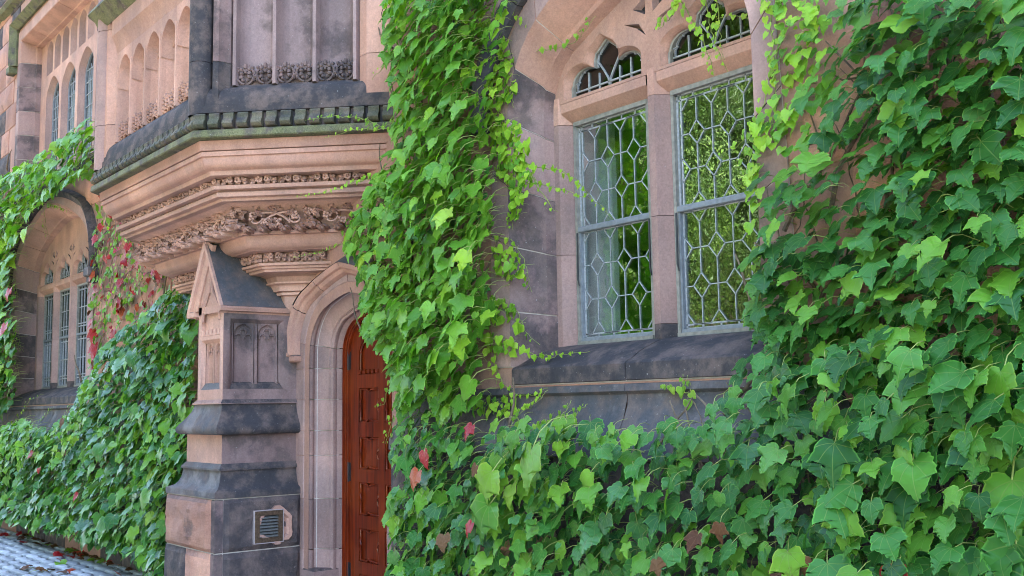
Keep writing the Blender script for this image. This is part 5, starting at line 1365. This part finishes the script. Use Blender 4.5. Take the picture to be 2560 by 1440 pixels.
RB = [([(1215, 280), (1290, 350), (1330, 430), (1350, 470)], 18, .055, -.02, .05), ([(1290, 400), (1350, 420), (1400, 425), (1440, 450), (1480, 490), (1530, 545)], 20, .055, -.02, .2), ([(1300, 450), (1360, 460), (1420, 480), (1480, 500)], 16, .05, 0, .2), ([(1300, 470), (1285, 530), (1280, 575)], 12, .05, 0, 0),
      ([(1270, 130), (1330, 130), (1380, 125), (1440, 105), (1465, 75), (1490, 40)], 17, .055, .05, .2), ([(1240, 40), (1290, 40), (1310, 50), (1330, 80)], 8, .05, -.02, .0), ([(1210, 80), (1240, 110), (1275, 150), (1282, 230), (1285, 270)], 14, .055, -.02, 0),
      ([(1235, 590), (1280, 600), (1310, 650), (1325, 700), (1330, 730)], 16, .05, -.02, .08), ([(1220, 755), (1270, 750), (1300, 790), (1315, 830), (1350, 862)], 16, .05, -.02, .08), ([(1260, 850), (1300, 870), (1340, 890), (1380, 893), (1420, 885), (1475, 878)], 22, .05, -.02, .12),
      ([(1240, 880), (1245, 930), (1260, 960), (1300, 990), (1340, 985), (1370, 970)], 18, .05, -.03, -.03), ([(1260, 1030), (1320, 1025), (1350, 1000), (1370, 975)], 16, .045, -.05, -.03), ([(1000, 295), (960, 320), (920, 300), (880, 292), (830, 290), (790, 298), (700, 312)], 22, .045, -.15, -.5), ([(990, 320), (930, 325), (880, 325), (810, 345)], 10, .04, -.12, -.4),
      ([(940, 440), (900, 452), (860, 470), (800, 485), (740, 495)], 22, .04, -.15, -.45), ([(880, 600), (830, 620), (790, 635), (730, 645)], 14, .035, -.1, -.3), ([(985, 950), (960, 1010), (945, 1020)], 6, .035, -.1, .2), ([(985, 1040), (975, 1085), (965, 1110)], 6, .035, -.1, .1), ([(985, 150), (960, 170), (930, 200)], 4, .03, -.1, -.1), ([(1330, 440), (1380, 520), (1395, 530)], 5, .03, 0, .1)]
for i, (pts, n, s, y0, y1) in enumerate(RB): runner(B, pts, y0, s, n, 70+i, 'leaf_young' if i % 4 else 'leaf_lime', y1)
B.finish()

# --- low ivy below the window sill
C_ = Ivy('climbing_ivy', 'mixed ivy with lime and reddening leaves covering the plinth below the window')
PC = [(990, 1050), (1090, 1055), (1210, 1075), (1330, 1065), (1440, 1050), (1560, 1068), (1650, 1055), (1740, 1040), (1780, 990), (1870, 930), (1990, 900), (2700, 900), (2700, 1560), (965, 1560), (972, 1300), (985, 1180)]
lime = lambda x, z: 1.0 if -5.2 < x < -4.2 and z < 1.1 else .12
scatter(C_, PC, .070, .090, (.16, .28), [('leaf_low', 6), ('leaf_dark', 4)], KB, 21, (-.1, .1), (.2, 1.0), .4, keep=lambda x, z: .72)
scatter(C_, PC, .074, .098, (.26, .44), [('leaf_low', 4), ('leaf_dark', 5), ('leaf_mid', 2)], KB, 22, (-.12, .1), (.25, 1.1), .4, keep=lambda x, z: .70)
scatter(C_, [(2050, 880), (2700, 820), (2700, 1560), (2000, 1560)], .085, .115, (.34, .52), [('leaf_dark', 7), ('leaf_mid', 2)], KB, 23, (-.1, .15), (.3, 1.1), .4, keep=lambda x, z: .8)
scatter(C_, [(1210, 1040), (1450, 1040), (1440, 1180), (1360, 1290), (1330, 1560), (1180, 1560), (1200, 1250)], .080, .098, (.30, .42), [('leaf_lime', 6), ('leaf_mid', 3)], KB, 24, (-.05, .1), (.2, .9), .35, keep=lambda x, z: .5)
scatter(C_, [(985, 1210), (1110, 1210), (1090, 1560), (970, 1560)], .085, .105, (.30, .40), [('leaf_mid', 6), ('leaf_lime', 2)], KB, 25, (-.05, .1), (.2, .9), .3, keep=lambda x, z: .7)
scatter(C_, PC, .17, .05, (.14, .3), [('leaf_lime', 3), ('leaf_mid', 3)], KS, 26, keep=lambda x, z: .6)
for u, v, s, m in [(1060, 1130, .10, 'leaf_red'), (1045, 1180, .11, 'leaf_red'), (1180, 1065, .08, 'leaf_red'), (1180, 1310, .08, 'leaf_red'), (1190, 1165, .07, 'leaf_brown'), (1745, 1335, .08, 'leaf_brown'), (1800, 1310, .07, 'leaf_brown'), (1965, 1430, .12, 'leaf_brown'), (2030, 1410, .10, 'leaf_brown'), (2240, 1420, .13, 'leaf_red'), (1640, 1400, .07, 'leaf_brown'), (1330, 1125, .22, 'leaf_lime'), (1230, 1180, .18, 'leaf_lime'), (1225, 1260, .2, 'leaf_mid'), (2120, 1270, .16, 'leaf_mid'), (2530, 1200, .2, 'leaf_mid'), (2470, 1400, .22, 'leaf_dark'), (2540, 1360, .18, 'leaf_dark'), (1970, 1380, .12, 'leaf_lime'), (1110, 1340, .09, 'leaf_brown')]:
    C_.leaf(at(u, v, -.46), s, (random.uniform(-.3, .2), -1, random.uniform(.1, .7)), random.uniform(-.5, .5), m, random.choice(['lobed', 'broad', 'sharp']), int(v) % 8)
stems(C_, PC, 24, 27, -.15, .012)
for i, (pts, n, s) in enumerate([([(1390, 1060), (1420, 1020), (1428, 1000)], 6, .04), ([(1430, 1060), (1450, 1025), (1470, 1010)], 8, .045), ([(1310, 1060), (1290, 1040), (1330, 1010)], 8, .05), ([(1350, 1070), (1380, 1050), (1440, 1030)], 10, .05), ([(1000, 1050), (990, 1090), (975, 1110)], 5, .04)]): runner(C_, pts, -.12, s, n, 120+i, 'leaf_lime', -.06)
C_.finish()

# --- ivy sheet left of the buttress
D_ = Ivy('climbing_ivy', 'deep blue-green ivy bank spreading from the buttress to the cobbles')
PD = [(-60, 1075), (0, 1068), (60, 1050), (120, 1075), (185, 1020), (215, 950), (250, 880), (290, 840), (340, 800), (410, 735), (480, 705), (490, 860), (488, 985), (445, 1010), (470, 1100), (468, 1150), (418, 1220), (414, 1450), (385, 1450), (330, 1385), (250, 1358), (180, 1335), (70, 1308), (-60, 1280)]
blg = lambda x, z: .10+.18*max(0, 1-z/2.0)*(1 if x < -9 else .6)
scatter(D_, PD, .095, .112, (.06, .14), [('leaf_dark', 4), ('leaf_low', 5), ('leaf_mid', 3)], KB, 31, (.1, .1), (.3, 1.1), .4, keep=lambda x, z: .85, bulge=blg)
scatter(D_, PD, .100, .125, (.14, .26), [('leaf_dark', 2), ('leaf_low', 6), ('leaf_mid', 4)], KB, 32, (.05, .15), (.3, 1.2), .4, keep=lambda x, z: .85, bulge=blg)
scatter(D_, [(330, 800), (410, 735), (480, 705), (490, 860), (488, 985), (410, 960), (400, 860)], .055, .06, (.2, .3), [('leaf_young', 3), ('leaf_mid', 5), ('leaf_lime', 3)], KS, 33, (0, 0), (.1, .7), .6, keep=lambda x, z: .75)
scatter(D_, [(-60, 1075), (60, 1050), (120, 1075), (185, 1020), (215, 950), (250, 900), (270, 960), (180, 1110), (0, 1180), (-60, 1180)], .10, .10, (.25, .36), [('leaf_mid', 5), ('leaf_lime', 4)], KB, 34, (.1, .1), (.3, 1.1), .4, keep=lambda x, z: .6, bulge=blg)
scatter(D_, [(350, 1000), (488, 985), (470, 1100), (416, 1230), (414, 1425), (385, 1425), (330, 1330), (330, 1180)], .10, .12, (.30, .42), [('leaf_mid', 7), ('leaf_lime', 2), ('leaf_low', 2)], KB, 35, (.05, .1), (.2, 1.0), .35, keep=lambda x, z: .7)
for u, v, s, m in [(80, 1130, .1, 'leaf_red'), (195, 1235, .09, 'leaf_red'), (158, 1048, .1, 'leaf_brown'), (98, 1170, .07, 'leaf_red'), (225, 1330, .2, 'leaf_low'), (265, 1300, .2, 'leaf_low'), (370, 1230, .17, 'leaf_low'), (300, 900, .17, 'leaf_low'), (330, 880, .15, 'leaf_low'), (250, 1110, .18, 'leaf_low')]:
    D_.leaf(at(u, v, -.5), s, (.15, -1, .6), random.uniform(-.4, .4), m, 'broad', u % 4)
for i, (pts, n, s) in enumerate([([(35, 1060), (60, 1030), (75, 1000), (110, 985)], 10, .06), ([(100, 1055), (125, 1030), (135, 1018)], 8, .05), ([(160, 1050), (175, 1020), (185, 1010)], 8, .05)]): runner(D_, pts, -.12, s, n, 140+i, 'leaf_young', -.05)
stems(D_, PD, 14, 36, -.16, .014)
D_.finish()

# --- ivy over the far arch and the far side of that window
E_ = Ivy('climbing_ivy', 'bright yellow-green ivy swagged over the black hood of the far arched window')
PE = [(-60, 470), (0, 440), (60, 405), (130, 368), (190, 310), (215, 298), (240, 300), (240, 425), (190, 440), (150, 470), (120, 495), (85, 525), (55, 575), (35, 640), (20, 700), (-5, 1035), (-60, 1035)]
scatter(E_, PE, .13, .135, (.10, .24), [('leaf_mid', 7), ('leaf_young', 2), ('leaf_lime', 2)], KB, 41, (.05, .1), (.3, 1.1), .35, keep=lambda x, z: .9)
scatter(E_, PE, .14, .15, (.22, .38), [('leaf_mid', 6), ('leaf_young', 2), ('leaf_lime', 2)], KB, 42, (.05, .15), (.3, 1.1), .35, keep=lambda x, z: .85)
scatter(E_, [(-60, 690), (20, 690), (40, 800), (42, 900), (30, 1000), (10, 1035), (-60, 1035)], .12, .14, (.10, .3), [('leaf_dark', 4), ('leaf_mid', 6)], KB, 43, (.05, .1), (.3, 1.1), .35)
for u, v, s, m in [(12, 812, .2, 'leaf_red'), (25, 725, .16, 'leaf_red'), (5, 730, .14, 'leaf_lime'), (75, 530, .16, 'leaf_mid'), (62, 575, .17, 'leaf_young')]: E_.leaf(at(u, v, -.4), s, (.1, -1, .4), .1, m, 'broad', u % 4)
for i, (pts, n, s) in enumerate([([(110, 520), (115, 560), (120, 585), (122, 592)], 10, .05), ([(125, 512), (140, 515), (160, 522), (180, 532)], 18, .07), ([(45, 810), (50, 860), (60, 880)], 9, .06), ([(40, 850), (42, 900), (50, 950)], 9, .06), ([(38, 700), (45, 740), (42, 800)], 8, .06)]): runner(E_, pts, -.05, s, n, 160+i, 'leaf_young', .08)
stems(E_, PE, 10, 44, -.05, .016)
E_.finish()

# --- thin reddening creeper on the bare wall under the oriel
F_ = Ivy('climbing_creeper', 'sparse creeper with crimson leaves on the bare pink wall under the oriel')
PF = [(240, 500), (330, 560), (420, 640), (480, 690), (400, 740), (330, 800), (280, 850), (225, 960), (222, 700), (235, 600)]
scatter(F_, PF, .085, .075, (.02, .12), [('leaf_lime', 5), ('leaf_mid', 3), ('leaf_red', 2.5), ('leaf_brown', .8)], KS+[('lobed', 4)], 51, (0, 0), (.1, .8), .8, keep=lambda x, z: .72)
for u, v, s in [(398, 675, .16), (303, 750, .16), (300, 770, .13), (232, 825, .15), (236, 862, .17), (285, 826, .13), (240, 590, .12), (252, 480, .1), (365, 640, .12), (232, 680, .12), (240, 720, .12), (255, 560, .11), (262, 640, .1), (320, 610, .1), (228, 800, .13), (240, 880, .11), (345, 655, .1), (300, 700, .11), (255, 700, .11), (275, 520, .11)]:
    F_.leaf(at(u, v, -.08), s, (random.uniform(-.1, .4), -1, random.uniform(-.1, .4)), random.uniform(-.4, .4), 'leaf_red', random.choice(['lobed', 'broad', 'sharp']), u % 4)
for u, v, s in [(235, 900, .09), (240, 985, .1), (265, 490, .1), (250, 610, .09), (390, 690, .1)]: F_.leaf(at(u, v, -.08), s, (.1, -1, .2), .2, 'leaf_brown', 'broad', u % 4)
for i, (pts, n, s, y0, y1) in enumerate([([(300, 700), (290, 640), (280, 580), (270, 520)], 14, .06, -.03, -.03), ([(330, 760), (350, 700), (370, 640), (360, 590), (385, 555)], 20, .06, -.03, -.4), ([(470, 700), (480, 660), (482, 630), (478, 610)], 14, .06, -.2, -.45), ([(440, 690), (410, 650), (380, 640), (360, 600)], 16, .065, -.1, -.25), ([(260, 800), (280, 740), (320, 700), (360, 690), (420, 680)], 22, .06, -.03, -.05), ([(240, 900), (245, 820), (260, 740), (255, 660), (270, 590)], 20, .06, -.03, -.03), ([(300, 820), (310, 770), (340, 730), (390, 710)], 18, .06, -.03, -.05)]): runner(F_, pts, y0, s, n, 180+i, 'leaf_lime' if i % 2 else 'leaf_young', y1, .6)
stems(F_, PF, 14, 52, -.04, .007, (50, 140))
F_.finish()

# ------------------------------------------------------------------ fallen leaves on the setts
rf = random.Random(9)
tones = [('leaf_brown', 'curled tan dry leaf fallen on the cobbles beside the ivy', 'dry brown leaves on the setts'), ('leaf_red', 'dark red fallen leaf lying on the grey cobbles', 'red fallen leaves on the setts'), ('leaf_lime', 'small green leaf fallen at the foot of the ivy bank', 'green fallen leaves on the setts')]
spots = [(160, 1303), (60, 1298), (95, 1330), (110, 1332), (118, 1326), (125, 1335), (132, 1340), (140, 1335), (20, 1340), (60, 1345), (75, 1340), (100, 1352), (145, 1362), (105, 1352), (260, 1368), (275, 1372), (285, 1362), (300, 1365), (310, 1376), (322, 1382), (290, 1380), (250, 1375), (285, 1392), (320, 1390), (340, 1400), (160, 1385), (175, 1392), (200, 1375), (215, 1372), (190, 1380), (70, 1420), (285, 1420), (235, 1395), (150, 1408), (345, 1408), (30, 1310), (12, 1302), (170, 1425), (120, 1425), (310, 1370), (135, 1328), (265, 1372), (330, 1375), (245, 1385)]
spots += [(u+rf.uniform(-30, 30), v+rf.uniform(-6, 14)) for u, v in spots if u < 350]
for i, (u, v) in enumerate(spots):
    r_ = RW @ _cd(u, v); p = CAM+r_*(-(CAM.z-.03)/r_.z)
    k = 0 if rf.random() < .55 else (1 if rf.random() < .65 else 2)
    if 185 < u < 220 and v < 1385: k = 2
    s = rf.uniform(.07, .13); o = link('fallen_leaf', leaf_mesh(rf.choice(['lobed', 'broad', 'sharp']), rf.randrange(4), tones[k][0]))
    p = Vector((p.x, min(p.y, -.1), .035)); n = (rf.gauss(0, .25), rf.gauss(0, .25), 1); o.matrix_world = Matrix.Translation(p) @ Vector(n).to_track_quat('Z', 'Y').to_matrix().to_4x4() @ Matrix.Rotation(rf.uniform(0, 6.28), 4, 'Z') @ Matrix.Diagonal((s, s, s*1.3, 1))
    tag(o, tones[k][1], 'leaf', tones[k][2])

# ------------------------------------------------------------------ trees across the road (they fill the reflections in the glass)
def tree_parts(seed, h, cr):
    r = random.Random(seed); tr = MB(); pts = [(0, 0, -.1)]; x = y = 0.0
    for i in range(1, 7): x += r.gauss(0, .12); y += r.gauss(0, .12); pts.append((x, y, h*.62*i/6))
    tr.tube(pts, [.26, .22, .19, .16, .13, .10, .07], 8)
    cl = []
    for i in range(22):
        a = r.uniform(0, 6.28); z = h*r.uniform(.10, .68); l = cr*r.uniform(.55, 1.0); base_ = Vector((0, 0, z*.85)); tip = Vector((math.cos(a)*l, math.sin(a)*l, z+l*r.uniform(.25, .7)))
        m_ = base_.lerp(tip, .5)+Vector((r.gauss(0, .15), r.gauss(0, .15), .2)); tr.tube([base_, m_, tip], [.08, .05, .02], 5); cl.append(tip); cl.append(m_)
    cl.append(Vector((0, 0, h*.9)))
    lf = MB(); lf.uv = []
    for i in range(11000):
        c = r.choice(cl); q = c+Vector((r.gauss(0, .5), r.gauss(0, .5), r.gauss(0, .42)))*cr/3.2
        if q.z < .8: continue
        s = r.uniform(.09, .19); n = Vector((r.gauss(0, 1), r.gauss(0, 1), r.gauss(.6, .7))).normalized(); a = n.cross(Vector((.3, .5, .81))).normalized(); b = n.cross(a)
        bb = len(lf.v); lf.v += [tuple(q-b*s), tuple(q+a*s*.6-n*s*.15), tuple(q+b*s), tuple(q-a*s*.6-n*s*.15)]; lf.uv += [(.5, .62), (.7, .5), (.5, .2), (.3, .5)]; lf.f.append((bb, bb+1, bb+2, bb+3)); lf.mi.append(0)
    return tr.mesh('trunk', 'bark', 40), lf.mesh('crown', 'leaf_tree')
TP = [tree_parts(i, 12.5, 4.2) for i in range(3)]
tspots = [(-9, -15.5), (-13.5, -16.8), (-17.5, -15.6), (-22, -17.5), (-26, -16), (-31, -18), (-5, -17), (-37, -17), (-15, -21), (-21, -22.5), (-28, -23), (-9, -22), (-44, -19), (-36, -25), (-1, -16.5)]
for i, (x, y) in enumerate(tspots):
    t = empty('tree', None, (x, y, 0)); t.rotation_euler[2] = i*2.1; s = 1.3+.16*math.sin(i*1.7)+(.3 if y < -20 else 0); t.scale = (s, s, s)
    tag(t, 'leafy broadleaf tree standing across the path, mirrored in the leaded glass', 'tree', 'trees across the path'); a, b = TP[i % 3]; link('trunk', a, t); link('crown', b, t)
